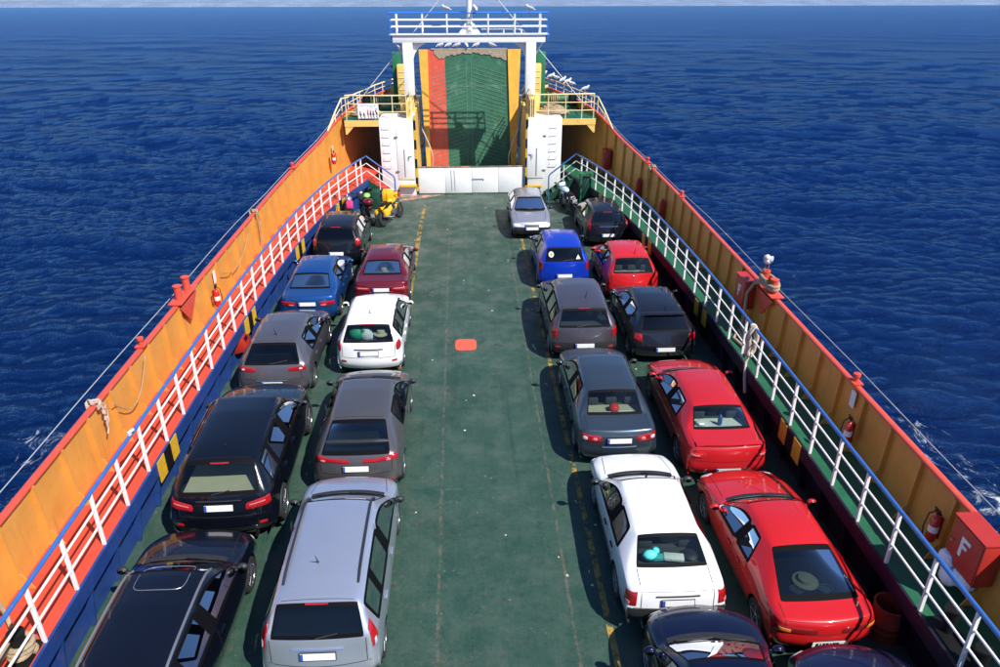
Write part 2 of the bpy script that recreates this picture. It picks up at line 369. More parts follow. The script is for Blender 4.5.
def build_hills():
    m = mat('far_land', (.16, .22, .33), .95, var=.25, scale=.004, dirt=(.62, .58, .56), dirt_amt=.8, dscale=.035)  # distance haze is put into the land's blue-grey base colour
    for x0, x1, seed, hmax in ((-8500, 8500, 3, 150),):
        rg = np.random.default_rng(seed); n = 260
        D = 9500; b = MB(); xs = np.linspace(x0, x1, n)
        h = np.zeros(n)
        for k in range(1, 9): h += rg.random()/k*np.sin(np.linspace(0, k*5.1, n)+rg.random()*6)
        h = (h-h.min())/(h.max()-h.min()); h = (.55+.45*h)*hmax*(.70+.30*np.clip(np.maximum(-1500-xs, xs-1100)/900., 0, 1))*np.minimum(1, np.minimum(np.arange(n), np.arange(n)[::-1])/22.)
        vs = []
        for i in range(n):
            for u, dy in ((0, 0), (.35, 250), (.75, 700), (1, 1400), (0, 3000)):
                y = D+dy+60*math.sin(i*.7); vs.append((xs[i], y, sea_z(y)-2+h[i]*u*(1+.1*math.sin(i*1.9+dy))))
        b.add(vs, [(i*5+j, (i+1)*5+j, (i+1)*5+j+1, i*5+j+1) for i in range(n-1) for j in range(4)])
        struct(b.build('hills', m))
build_hills()

# ------------------------------------------------------------------ vehicle deck
def deck_material():
    m, n = new_mat('deck_paint'); L = n.links.new
    p = N(n, 'ShaderNodeBsdfPrincipled', Roughness=.55)
    g = N(n, 'ShaderNodeNewGeometry'); P = g.outputs['Position']
    sx = N(n, 'ShaderNodeSeparateXYZ'); L(P, sx.inputs[0])
    def noise(scale, det=6., rough=.6, vec=None, dist=0.):
        q = N(n, 'ShaderNodeTexNoise', Scale=scale, Detail=det, Roughness=rough, Distortion=dist); L(vec or P, q.inputs['Vector']); return q.outputs[0]
    def rng_(src, a, b, c=0., d=1.):
        q = N(n, 'ShaderNodeMapRange', interpolation_type='SMOOTHSTEP'); L(src, q.inputs[0])
        q.inputs[1].default_value = a; q.inputs[2].default_value = b; q.inputs[3].default_value = c; q.inputs[4].default_value = d; return q.outputs[0]
    def mul(a, b):
        q = N(n, 'ShaderNodeMath', operation='MULTIPLY'); L(a, q.inputs[0])
        if isinstance(b, float): q.inputs[1].default_value = b
        else: L(b, q.inputs[1])
        return q.outputs[0]
    def mix(f, a, b):
        q = N(n, 'ShaderNodeMix', data_type='RGBA'); L(f, q.inputs[0])
        for s, i in ((a, 6), (b, 7)):
            if isinstance(s, tuple): q.inputs[i].default_value = c4(s)
            else: L(s, q.inputs[i])
        return q.outputs[2]
    c = mix(rng_(noise(.5, 5), .3, .7), (.018, .055, .037), (.028, .070, .048))
    c = mix(rng_(noise(7, 7, .7), .45, .8, 0, .5), c, (.008, .034, .026))
    # pale traffic wear, stronger towards the bow
    fw = N(n, 'ShaderNodeMapRange'); L(sx.outputs[1], fw.inputs[0]); fw.inputs[1].default_value = 12; fw.inputs[2].default_value = 34; fw.inputs[3].default_value = .22; fw.inputs[4].default_value = .95
    c = mix(mul(rng_(noise(1.1, 8, .7), .40, .72), fw.outputs[0]), c, (.115, .145, .118))
    wv = N(n, 'ShaderNodeMapping'); wv.inputs['Scale'].default_value = (3.2, .35, 1); L(P, wv.inputs[0])
    c = mix(rng_(noise(2.2, 6, .7, wv.outputs[0]), .55, .85, 0, .45), c, (.075, .105, .085))
    # rusty scuffs
    c = mix(mul(rng_(noise(2.6, 9, .75), .60, .72, 0, .6), rng_(noise(.35, 3), .5, .65)), c, (.19, .10, .07))
    # welded seams where the paint has gone
    def seam(axis, x0, slope, wd, amt, col, ns):
        ofs = N(n, 'ShaderNodeMath', operation='MULTIPLY_ADD'); L(sx.outputs[1 if axis == 0 else 0], ofs.inputs[0]); ofs.inputs[1].default_value = -slope; ofs.inputs[2].default_value = -x0
        s = N(n, 'ShaderNodeMath', operation='ADD'); L(sx.outputs[axis], s.inputs[0]); L(ofs.outputs[0], s.inputs[1])
        wob = N(n, 'ShaderNodeMath', operation='MULTIPLY_ADD'); L(noise(3., 4), wob.inputs[0]); wob.inputs[1].default_value = .09; L(s.outputs[0], wob.inputs[2])
        w2 = N(n, 'ShaderNodeMath', operation='ADD'); L(wob.outputs[0], w2.inputs[0]); w2.inputs[1].default_value = -.045
        a = N(n, 'ShaderNodeMath', operation='ABSOLUTE'); L(w2.outputs[0], a.inputs[0])
        return mul(rng_(a.outputs[0], wd*.35, wd, 1, 0), rng_(noise(ns, 8, .75), .42, .62, .0, amt))
    c = mix(seam(0, -.84, -.0055, .042, .62, None, 3.4), c, (.19, .125, .095))
    c = mix(seam(0, 1.42, -.002, .038, .58, None, 3.4), c, (.19, .125, .095))
    for yy in (12.9, 21.2, 29.3, 33.4): c = mix(seam(1, yy, 0., .04, .42, None, 2.), c, (.12, .13, .10))
    # tyre tracks and oil drips along the lanes
    tm = N(n, 'ShaderNodeMapping'); tm.inputs['Scale'].default_value = (2.1, .06, 1); L(P, tm.inputs[0])
    c = mix(rng_(noise(1.6, 5, .6, tm.outputs[0]), .54, .70, 0, .42), c, (.008, .028, .022))
    c = mix(mul(rng_(noise(.8, 4), .63, .72, 0, .75), rng_(noise(4., 4), .4, .6)), c, (.006, .012, .011))
    c = mix(rng_(noise(16., 8, .78), .52, .72, 0, .62), c, (.055, .080, .064))
    c = mix(rng_(noise(13., 6, .8), .55, .66, 0, .7), c, (.006, .028, .021))
    c = mix(mul(rng_(noise(7., 9, .85), .55, .66, 0, .8), rng_(noise(.9, 4), .40, .62)), c, (.085, .110, .090))
    c = mix(rng_(noise(2.6, 13, .93), .515, .60, 0, .55), c, (.07, .098, .080))
    c = mix(rng_(noise(3.3, 13, .93), .52, .60, 0, .6), c, (.006, .030, .022))
    # brown flecks where cars turn, thick along the left lane
    lf = N(n, 'ShaderNodeMapRange'); L(sx.outputs[0], lf.inputs[0]); lf.inputs[1].default_value = .6; lf.inputs[2].default_value = -1.1; lf.inputs[3].default_value = .25; lf.inputs[4].default_value = 1.
    c = mix(mul(mul(rng_(noise(5., 12, .92), .53, .60, 0, .9), rng_(noise(.8, 5), .44, .60)), lf.outputs[0]), c, (.155, .085, .06))
    c = mix(mul(rng_(noise(11., 8, .75), .60, .70, 0, .75), rng_(noise(.6, 3), .42, .62)), c, (.14, .085, .055))
    # droppings and chips
    v = N(n, 'ShaderNodeTexVoronoi', Scale=2.3); L(P, v.inputs['Vector'])
    c = mix(mul(rng_(v.outputs['Distance'], .05, .085, 1, 0), rng_(noise(1.9, 2), .54, .6)), c, (.62, .62, .56))
    v2 = N(n, 'ShaderNodeTexVoronoi', Scale=5.5); L(P, v2.inputs['Vector'])
    c = mix(mul(rng_(v2.outputs['Distance'], .04, .16, 1, 0), rng_(noise(1.3, 3), .54, .66, 0, .7)), c, (.30, .22, .15))
    L(c, p.inputs['Base Color'])
    L(rng_(noise(2, 5), .3, .7, .42, .66), p.inputs['Roughness'])
    b = N(n, 'ShaderNodeBump', Strength=.25, Distance=.012); L(noise(25, 5), b.inputs['Height']); L(b.outputs[0], p.inputs['Normal'])
    o = N(n, 'ShaderNodeOutputMaterial'); L(p.outputs[0], o.inputs[0])
    return m
M['deck'] = deck_material()
def build_deck():
    ys = list(np.linspace(-8, 34, 60)); b = MB(); vs = []; fs = []
    prof = [(-1, y) for y in ys]
    for i, y in enumerate(ys):
        e = edge(y)+.24
        vs += [(-e, y, 0), (e, y, 0)]
        if i: fs.append((2*i-2, 2*i-1, 2*i+1, 2*i))
    k = len(vs)
    vs += [(-4.94, 36.6, 0), (4.94, 36.6, 0), (-2.7, 44, -.1), (2.7, 44, -.1)]
    fs += [(k-2, k-1, k+1, k), (k, k+1, k+3, k+2)]
    b.add(vs, fs); struct(b.build('deck', 'deck'))
build_deck()
def strip(name, pts, wd, z, m):
    b = MB(); n = len(pts); vs = []
    for x, y, f in pts: vs += [(x-wd/2*f, y, z), (x+wd/2*f, y, z)]
    b.add(vs, [(2*i, 2*i+1, 2*i+3, 2*i+2) for i in range(n-1)]); return struct(b.build(name, m))
def worn(name, col, under, thr):
    """old road paint: the deck's green shows through where it has worn off"""
    m, n = new_mat(name); L = n.links.new
    p = N(n, 'ShaderNodeBsdfPrincipled', Roughness=.6); g = N(n, 'ShaderNodeNewGeometry')
    a = N(n, 'ShaderNodeTexNoise', Scale=3.4, Detail=9., Roughness=.72); L(g.outputs['Position'], a.inputs['Vector'])
    r = N(n, 'ShaderNodeMapRange'); L(a.outputs[0], r.inputs[0]); r.inputs[1].default_value = thr-.05; r.inputs[2].default_value = thr+.06
    x = N(n, 'ShaderNodeMix', data_type='RGBA'); L(r.outputs[0], x.inputs[0]); x.inputs[6].default_value = c4(col); x.inputs[7].default_value = c4(under)
    L(x.outputs[2], p.inputs['Base Color']); o = N(n, 'ShaderNodeOutputMaterial'); L(p.outputs[0], o.inputs[0]); return m
M['lane_yellow'] = worn('lane_yellow', (.36, .22, .04), (.025, .055, .04), .50)
M['hatch_red'] = worn('hatch_red', (.62, .10, .055), (.10, .09, .06), .66)
M['pink_wash'] = worn('pink_wash', (.52, .24, .18), (.09, .13, .10), .48)
strip('road_marking', [(-2.23, y, 1.) for y in np.linspace(8, 30, 24)]+[(-2.2, 32.5, .8), (-2.15, 33.9, .25)], .17, .004, 'lane_yellow')
strip('road_marking', [(2.0-.004*(y-8), y, 1.) for y in np.linspace(7.2, 29.3, 24)], .11, .004, 'lane_yellow')
b = MB(); pts = [(math.copysign(abs(math.cos(a))**.45, math.cos(a))*.31-.37, math.copysign(abs(math.sin(a))**.45, math.sin(a))*.36+19.6, .004) for a in np.linspace(0, 2*math.pi, 40, endpoint=False)]
b.add(pts, [tuple(range(40))]); struct(b.build('road_marking', 'hatch_red'))
b = MB().add([(-4.2, 34.2, .004), (-3.2, 34.35, .004), (-1.6, 35.15, .004), (-1.3, 35.4, .004), (-4.2, 35.3, .004)], [(0, 1, 2, 3, 4)]); struct(b.build('road_marking', 'pink_wash'))

# ------------------------------------------------------------------ sides of the ship
WY = list(np.arange(-6, 34.01, 1.0))+[34.2]
def side_words(s): return ('left', 'red', 'orange', 'sunlit') if s < 0 else ('right', 'green', 'tan', 'shaded')
for s in (-1, 1):
    lr, wc, bc, lit = side_words(s)
    # raised walkway (slab)
    b = MB(); vs = []; ys = list(np.arange(-6, 37.1, .5))
    for y in ys:
        i, o = s*edge(min(y, 34.2)), s*(foot(y)+.02)
        if y > 34.2: i = s*max(4.25, 4.7-(y-34.2)*.2)
        vs += [(i, y, ZW), (o, y, ZW), (i, y, ZW-.10), (o, y, ZW-.10)]
    for k in range(len(ys)-1):
        a, c = 4*k, 4*k+4
        b.f += [[a, a+1, c+1, c], [a+2, c+2, c+3, a+3], [a, c, c+2, a+2], [a+1, a+3, c+3, c+1]]; b.m += [0]*4
    b.v += vs
    struct(b.build('walkway', 'red_walk' if s < 0 else 'green_walk'))
    # blue side wall below the walkway: plate, coaming strip, brackets and warning panels
    wl = thing('side_wall', ('sunlit blue' if s < 0 else 'dark shaded')+f' steel wall with brackets under the {wc} walkway', 'wall', (s*6.7, 14, 0))
    def loc(p): return (p[0]-s*6.7, p[1]-14, p[2])
    b = MB(); vs = []
    for y in WY: e = edge(y)+.22; vs += [loc((s*e, y, 0)), loc((s*e, y, ZW-.10))]
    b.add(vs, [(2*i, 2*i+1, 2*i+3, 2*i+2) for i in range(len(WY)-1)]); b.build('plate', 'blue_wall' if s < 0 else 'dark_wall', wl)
    b = MB(); vs = []
    for y in WY:
        e = edge(y); vs += [loc((s*(e-.012), y, ZW-.30)), loc((s*(e-.012), y, ZW+.003)), loc((s*(e+.035), y, ZW+.003)), loc((s*(e+.035), y, ZW-.30))]
    for k in range(len(WY)-1):
        for j in range(4): b.f.append([4*k+j, 4*k+(j+1) % 4, 4*k+4+(j+1) % 4, 4*k+4+j]); b.m.append(0)
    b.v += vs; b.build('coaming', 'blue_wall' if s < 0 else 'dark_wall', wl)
    for y in np.arange(3.35, 33.5, 1.03):
        e = edge(y)
        b = MB(); p = [(e+.005, y, ZW-.3), (e+.215, y, ZW-.3), (e+.215, y, .02), (e+.13, y, .02)]
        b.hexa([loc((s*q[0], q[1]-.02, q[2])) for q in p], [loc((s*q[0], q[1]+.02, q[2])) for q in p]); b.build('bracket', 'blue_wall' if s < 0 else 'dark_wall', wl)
    for y0 in (5.9, 12.55, 19.1, 25.0, 30.2):
        for k in range(3):
            y = y0+k*.36; e, e2 = edge(y), edge(y+.36)
            p = MB().hexa([loc((s*(e-.030), y, ZW-.48)), loc((s*(e2-.030), y+.36, ZW-.48)), loc((s*(e2-.016), y+.36, ZW-.48)), loc((s*(e-.016), y, ZW-.48))],
                          [loc((s*(e-.030), y, ZW-.012)), loc((s*(e2-.030), y+.36, ZW-.012)), loc((s*(e2-.016), y+.36, ZW-.012)), loc((s*(e-.016), y, ZW-.012))])
            p.build('warning_panel', 'black' if k == 1 else 'yellow', wl)
    # bulwark
    bw = thing('bulwark', ('sunlit orange' if s < 0 else 'shaded tan orange')+f' steel bulwark with ribs and a red cap beside the {wc} walkway', 'bulwark', (s*7.45, 14, ZW))
    def loc(p): return (p[0]-s*7.45, p[1]-14, p[2]-ZW)
    ys = list(np.arange(-6, 42.01, .5)); b = MB()
    for y in ys:
        cx, cz = capx(y); f = foot(y); zb = ZW-.05 if y < 37.5 else ZW
        b.v += [loc((s*f, y, zb)), loc((s*(f+(cx-f)*.5), y, (zb+cz)/2)), loc((s*cx, y, cz)), loc((s*(cx+.05), y, cz)), loc((s*(cx+.09), y, (zb+cz)/2)), loc((s*(cx+.02), y, -2.6-.05*max(0, y-10)))]
    for k in range(len(ys)-1):
        for j in range(5): b.f.append([6*k+j, 6*k+j+1, 6*k+6+j+1, 6*k+6+j]); b.m.append(0)
    b.build('plate', 'orange', bw)
    b = MB()
    for y in ys:
        cx, cz = capx(y)
        for dx, dz in ((-.06, 0), (-.06, .035), (-.04, .05), (.05, .05), (.07, .035), (.07, 0)): b.v.append(loc((s*(cx+dx), y, cz+dz)))
    for k in range(len(ys)-1):
        for j in range(6): b.f.append([6*k+j, 6*k+(j+1) % 6, 6*k+6+(j+1) % 6, 6*k+6+j]); b.m.append(0)
    b.build('cap_rail', 'red_cap', bw, ang=60)
    for y in list(np.arange(3.15, 36.5, 1.02))+[37.3, 38.3, 39.3, 40.3, 41.3]:
        cx, cz = capx(y); f = foot(y); z0 = ZW if y < 36.6 else 3.5
        t = (z0-ZW)/(cz-ZW); fx = f+(cx-f)*t
        b = MB(); wd = .024
        p = [(fx-.10, z0), (fx+.03, z0), (cx+.02, cz-.005), (cx-.08, cz-.005)]
        b.hexa([loc((s*q[0], y-wd, q[1])) for q in p], [loc((s*q[0], y+wd, q[1])) for q in p])
        p = [(fx-.26, z0+.002), (fx-.07, z0+.002), (fx-.07, z0+.30), (fx-.12, z0+.28)]
        b.hexa([loc((s*q[0], y-.008, q[1])) for q in p], [loc((s*q[0], y+.008, q[1])) for q in p])
        b.build('rib', 'orange', bw)
    # railing along the walkway edge
    rl = thing('railing', f'white post railing with a blue top rail along the {wc} walkway', 'railing', (s*6.5, 14, ZW))
    def loc(p): return (p[0]-s*6.5, p[1]-14, p[2]-ZW)
    post = MB().box((0, 0, .525), (.062, .048, 1.05)).mesh('post', 'white_rail', bev=.006, seg=1)
    py = [y for y in np.arange(3.03, 33.0, 1.03)]+[33.45]
    for y in py:
        o = link('post', post, rl, loc((s*(edge(y)+.04), y, ZW)))
        o.rotation_euler = (0, R(random.uniform(-.8, .8)), 0)
    yy = list(np.arange(-3, 33.5, .5))+[33.5]
    MB().tube([loc((s*(edge(y)+.04), y, ZW+1.065)) for y in yy], .036, 10).build('top_rail', 'blue_rail', rl)
    for h in (.40, .74): MB().tube([loc((s*(edge(y)+.04), y, ZW+h)) for y in yy], .02, 8).build('mid_rail', 'white_rail', rl)
    # stairs down to the vehicle deck, falling towards the middle of the ship
    st = thing('stairs', f'short {wc} steel stairs from the end of the {lr} walkway down to the deck', 'stairs', (s*4.2, 34.6, 0))
    def loc(p): return (p[0]-s*4.2, p[1]-34.6, p[2])
    n = 5; x0, x1 = 4.74, 3.5
    for k in range(n):
        x = x0-(k+.5)*(x0-x1)/n; z = ZW-(k+1)*ZW/(n+1)
        MB().box(loc((s*x, 34.62, z)), (.29, .92, .035)).build('tread', 'red_walk' if s < 0 else 'green_walk', st)
    for y in (34.12, 35.09):
        b = MB(); p = [(x0+.05, ZW-.34), (x0+.05, ZW-.004), (x1-.12, .16), (x1-.12, .004), (x1+.12, .004)]
        m_ = 'dark_green' if y < 34.5 else ('red_walk' if s < 0 else 'green_walk')
        v = [loc((s*q[0], y-.02, q[1])) for q in p]+[loc((s*q[0], y+.02, q[1])) for q in p]
        b.add(v, [(0, 1, 2, 3, 4), (9, 8, 7, 6, 5)]+[(i, (i+1) % 5, 5+(i+1) % 5, 5+i) for i in range(5)]); b.build('stringer', m_, st)
    xe = 3.52
    MB().tube([loc((s*4.87, 33.52, ZW+1.065)), loc((s*4.74, 34.05, ZW+1.06)), loc((s*(xe+.06), 34.1, 1.26)), loc((s*xe, 34.1, 1.16)), loc((s*xe, 34.1, .0))], .034, 10).build('handrail', 'blue_rail', st)
    for h in (.40, .74):
        MB().tube([loc((s*4.88, 33.5, ZW+h)), loc((s*4.74, 34.04, ZW+h)), loc((s*xe, 34.1, .16+h))], .02, 8).build('mid_rail', 'white_rail', st)
    MB().tube([loc((s*4.2, 34.1, .62)), loc((s*4.2, 34.1, 1.66))], .022, 8).build('post', 'white_rail', st)

# ------------------------------------------------------------------ cars
PAINT, WS, RW, SIDEG, BLACKM, TRIMM, GAPM = 0, 1, 2, 10, 3, 4, 5
wheel_cache = {}
def wheel_meshes(r, wd, style):
    key = (r, wd, style)
    if key in wheel_cache: return wheel_cache[key]
    b = MB(); b.lathe([(r*.66, -wd*.42), (r*.80, -wd*.5), (r*.95, -wd*.46), (r, -wd*.3), (r, wd*.3), (r*.95, wd*.46), (r*.80, wd*.5), (r*.66, wd*.42)], axis='X', n=28)
    tyre = b.mesh('tyre', 'rubber', ang=40)
    b = MB(); rr = r*.67
    b.lathe([(rr, -wd*.4), (rr, wd*.46), (rr*.93, wd*.44), (rr*.88, wd*.30), (.0, wd*.22)], axis='X', n=28)
    ns = {'five': 5, 'seven': 7, 'hub': 9}[style]
    for k in range(ns):
        a = 2*math.pi*k/ns
        wdt = .085 if style == 'five' else .055
        T = Matrix.Rotation(a, 4, 'X')
        p = [(wd*.26, -rr*wdt*2.2, rr*.1), (wd*.26, rr*wdt*2.2, rr*.1), (wd*.34, rr*wdt*1.5, rr*.92), (wd*.34, -rr*wdt*1.5, rr*.92)]
        q = [(wd*.44, -rr*wdt*1.6, rr*.1), (wd*.44, rr*wdt*1.6, rr*.1), (wd*.43, rr*wdt*1.1, rr*.92), (wd*.43, -rr*wdt*1.1, rr*.92)]
        b.hexa([T @ Vector(v) for v in p], [T @ Vector(v) for v in q])
    b.lathe([(rr*.24, wd*.2), (rr*.24, wd*.42), (rr*.16, wd*.47), (0, wd*.47)], axis='X', n=14)
    rim = b.mesh('rim', 'alloy', ang=30)
    wheel_cache[key] = (tyre, rim); return tyre, rim

def headrest_mesh(mt, wdt=.26):
    return MB().box((0, 0, .09), (wdt, .10, .18)).mesh('headrest', mt, bev=.035)
def build_car(S):
    """S: one car's sizes. Local frame: y runs from the rear bumper (0) to the front (L); the root sits at the middle of the car on the deck."""
    L, W, H = S['L'], S['W'], S['H']; Wh = W/2
    zb, zbr = S.get('zb', .90), S.get('zbr', .95)
    wr = S.get('wr', .62); z0 = S.get('z0', .22); nose = S.get('nose', .16); tail = S.get('tail', .17)
    zbu = S.get('zbu', .60)
    cols = []   # kind, y, z
    def col(kind, y, z, **k): cols.append(dict(kind=kind, y=y, z=z, **k))
    col('t0', .09, z0+.05); col('t1', .0, z0+.20); col('t2', .015, zbu)
    if S.get('ledge'): col('t2', .075, zbu+.035)
    if 'zt' in S:
        col('t3', S.get('yt', .05), S['zt']-.06); col('lid', S.get('yt', .05)+.09, S['zt'])
    col('g', S['yg'], S['zg'])
    col('re', S['yre'], S['zre'])
    col('c1', S['yc1'], S.get('zc1', H-.015)); col('b1', S['yb']-.05, H); col('b2', S['yb']+.05, H)
    col('rf', S['yrf'], H-.045); col('cw', S['ycw'], S['zcw'])
    col('hm', (S['ycw']+L-.2)/2+.05, (S['zcw']+S['zhf'])/2+.035)
    col('hf', L-.17, S['zhf']); col('f1', L-.02, .55); col('f2', L, z0+.20); col('f3', L-.09, z0+.04)
    nC = len(cols); kinds = [c['kind'] for c in cols]
    roof = ('re', 'c1', 'b1', 'b2', 'rf')
    grid = []   # per column: rows of half section, row 0 sill ... row 7 centre line
    for c in cols:
        k, y, z = c['kind'], c['y'], c['z']; rows = []
        taper = {'t0': .90, 't1': .955, 't2': .965, 't3': .965, 'lid': .965, 'g': .985, 'hf': .94, 'f1': .925, 'f2': .92, 'f3': .87, 'hm': .985}.get(k, 1.)
        if k in ('t0', 't1', 't2'): z3, ys, kk = z+.0, y+tail*1.15, tail
        elif k == 't3': z3, ys, kk = min(z-.02, zbr-.05), y+tail+.10, tail*.8
        elif k == 'lid': z3, ys, kk = min(z-.03, zbr-.03), y+tail+.13, tail*.6
        elif k == 'g': z3, ys, kk = zbr-.015, max(y+.06, .34), .06
        elif k == 're': z3, ys, kk = zbr, S.get('yre_b', max(y-.10, .5)), .05
        elif k == 'c1': z3, ys, kk = zbr, S.get('yc1_b', y-.02), .0
        elif k in ('b1', 'b2'): z3, ys, kk = (zb+zbr)/2, y, .0
        elif k == 'rf': z3, ys, kk = zb+.005, S['yb']+.05+.52*(S['ycw']-S['yb']), -.10
        elif k == 'cw': z3, ys, kk = zb-.02, S['ycw']-.06, -.20
        elif k == 'hm': z3, ys, kk = z-.07, y-.04, -.05
        elif k == 'hf': z3, ys, kk = z-.07, y-nose-.02, -nose
        else: z3, ys, kk = z, y-nose*1.15, -nose
        z2 = min(.66, z0+(z3-z0)*.74); z1 = min(.40, z0+(z3-z0)*.42)
        rows += [(Wh*.93*taper, ys, z0), (Wh*.985*taper, ys, z1), (Wh*taper, ys, z2), (Wh*taper*(.955 if k in roof or k in ('cw', 'g') else .97), ys, z3)]
        if k in roof:
            x4, x5, x6 = wr+S.get('wside', .075), wr, wr*.55; d4, d5, d6 = .115, .042, .010
            if k == 'rf': d4, d5, d6 = .075, .022, .003
            if k == 're' and 'zt' not in S: d4, d5, d6 = .085, .025, .004
        elif k == 'cw': x4, x5, x6 = .91, .80, .44; d4, d5, d6 = .015, .0, -.012
        elif k == 'g': x4, x5, x6 = S.get('xg4', .90), S.get('xg5', .77), .42; d4, d5, d6 = .02, .0, .0
        elif k in ('hm', 'hf'): x4, x5, x6 = .90, .74, .40; d4, d5, d6 = .03, .01, -.004
        elif k in ('lid', 't3'): x4, x5, x6 = .90, .76, .42; d4, d5, d6 = .012, .0, -.006
        else: x4, x5, x6 = .90, .74, .40; d4 = d5 = d6 = 0
        for xx, d in ((x4*taper, d4), (x5*taper, d5), (x6*taper, d6), (0, -.006 if k in ('hm', 'lid') else 0)):
            rows.append((xx*Wh, y+kk*(xx)**2, z-d))
        grid.append(rows)
    nR = 15; vs = []
    for rows in grid:
        vs += [(-x, y, z) for x, y, z in rows]+[(x, y, z) for x, y, z in rows[6::-1]]
    ci = lambda k: kinds.index(k)
    cg, cre, cc1, cb1, cb2, crf, ccw = [ci(k) for k in ('g', 're', 'c1', 'b1', 'b2', 'rf', 'cw')]
    panes = {}   # (col, half-row 3) -> pane number
    if S.get('quarter'): panes[cre] = 0
    panes[cc1] = 1; panes[cb2] = 2; panes[crf] = 2
    pane_ends = {cc1, cb1, cb2, ccw} | ({cre} if S.get('quarter') else set())
    fs, mi = [], []
    for i in range(nC-1):
        for j in range(nR-1):
            hj = j if j < 7 else 13-j; mt = PAINT
            if i == crf and hj in (5, 6): mt = WS
            elif i == cg and hj in (5, 6): mt = RW
            elif hj == 3 and i in panes: mt = SIDEG+panes[i]*2+(0 if j < 7 else 1)
            elif hj == 3 and i == cb1: mt = BLACKM
            elif i < S.get('trim_cols', 0) and hj >= 0: mt = TRIMM
            elif i >= nC-1-S.get('trim_cols_f', 0): mt = TRIMM
            elif hj == 0 and S.get('sill_trim'): mt = TRIMM
            fs.append((i*nR+j, (i+1)*nR+j, (i+1)*nR+j+1, i*nR+j+1)); mi.append(mt)
    me = bpy.data.meshes.new('cage'); me.from_pydata(vs, [], fs); me.polygons.foreach_set('material_index', mi)
    for k in range(30): me.materials.append(None)
    bm = bmesh.new(); bm.from_mesh(me); cl = bm.edges.layers.float.new('crease_edge'); bm.verts.ensure_lookup_table()
    for e in bm.edges:
        a, b_ = [v.index for v in e.verts]; i1, j1, i2, j2 = a//nR, a % nR, b_//nR, b_ % nR
        m2 = [f.material_index for f in e.link_faces]; cr = 0
        if len(m2) == 2 and m2[0] != m2[1] and max(m2) not in (BLACKM,): cr = 1. if max(m2) >= SIDEG else .74
        hj = min(j1, 14-j1)
        if i1 != i2 and hj == 3 and j1 == j2: cr = max(cr, S.get('belt_crease', .45))
        if i1 != i2 and hj == 5 and j1 == j2 and i1 in (cre, cc1, cb1, cb2): cr = max(cr, .08)
        if i1 == i2 and kinds[i1] in ('t2',) and hj >= 2: cr = max(cr, S.get('bump_crease', .62))
        if i1 == i2 and kinds[i1] in ('lid', 'hf') and hj >= 4: cr = max(cr, S.get('lid_crease', .55))
        if i1 == i2 and kinds[i1] == 'cw' and hj >= 4: cr = max(cr, .6)
        if i1 == i2 and kinds[i1] in ('re', 'g') and hj >= 4: cr = max(cr, .45)
        e[cl] = cr
    vl = bm.verts.layers.float.new('crease_vert')
    for v in bm.verts:
        i1, j1 = v.index//nR, v.index % nR; hj = min(j1, 14-j1)
        if hj in (3, 4) and i1 in pane_ends: v[vl] = .75
        if hj == 5 and i1 in (cg, cre, crf, ccw): v[vl] = S.get('glass_corner', .45)
    bm.to_mesh(me); bm.free()
    tmp = bpy.data.objects.new('cage', me); COL.objects.link(tmp)
    md = tmp.modifiers.new('s', 'SUBSURF'); md.levels = 3; md.render_levels = 3
    dg = bpy.context.evaluated_depsgraph_get(); ev = tmp.evaluated_get(dg); m3 = ev.to_mesh()
    nv = len(m3.vertices); co = np.empty(nv*3); m3.vertices.foreach_get('co', co); co = co.reshape(-1, 3)
    polys = [tuple(p.vertices) for p in m3.polygons]; pm = [p.material_index for p in m3.polygons]
    ev.to_mesh_clear(); bpy.data.objects.remove(tmp); bpy.data.meshes.remove(me)
    # bring the smoothed shell back to its exact outer size
    co[:, 0] *= Wh/np.abs(co[:, 0]).max(); y0, y1 = co[:, 1].min(), co[:, 1].max(); co[:, 1] = (co[:, 1]-y0)/(y1-y0)*L
    zm = co[:, 2].max(); co[:, 2] = z0+(co[:, 2]-z0)*(H-z0)/(zm-z0)
    bvh = BVHTree.FromPolygons([Vector(p) for p in co], polys)
    ctr = Vector((0, L/2, 0))
    def lv(v): return (v[0], v[1]-L/2, v[2])
    root = thing(S['name'], S['label'], S['cat'], S['loc'], S.get('rz', 0), S.get('group'))
    # glass panes, each with its black edge
    gname = {WS: 'windscreen', RW: 'rear_window'}
    for g in sorted(set(pm)):
        if g in (PAINT, BLACKM, TRIMM): continue
        idx = [i for i, m_ in enumerate(pm) if m_ == g]; use = sorted({v for i in idx for v in polys[i]}); mp = {v: k for k, v in enumerate(use)}
        cnt = {}
        for i in idx:
            p = polys[i]
            for a in range(4):
                e = tuple(sorted((p[a], p[(a+1) % 4]))); cnt[e] = cnt.get(e, 0)+1
        bd = {v for e, c in cnt.items() if c == 1 for v in e}
        b = MB(); b.v = [lv(co[v]) for v in use]
        for i in idx:
            fr = any(cnt[tuple(sorted((polys[i][a], polys[i][(a+1) % 4])))] == 1 for a in range(4))
            b.f.append([mp[v] for v in polys[i]]); b.m.append(1 if fr else 0)
        gm = S.get('rear_glass', 'glass_mid') if g == RW else ('glass' if g == WS else S.get('side_glass', 'glass_mid'))
        me = bpy.data.meshes.new('pane'); me.from_pydata(b.v, [], b.f); me.polygons.foreach_set('material_index', b.m)
        me.materials.append(M[gm]); me.materials.append(M['frit']); smooth(me, 60)
        link(gname.get(g, 'side_window'), me, root)
    # painted shell with wheel arches and shut lines
    rw = S.get('rw', .31); ra = rw+.055; ax = (S.get('ya', .78), L-S.get('yf', .83)); za = rw-.005
    keep = co.copy(); inside = np.zeros(nv, bool)
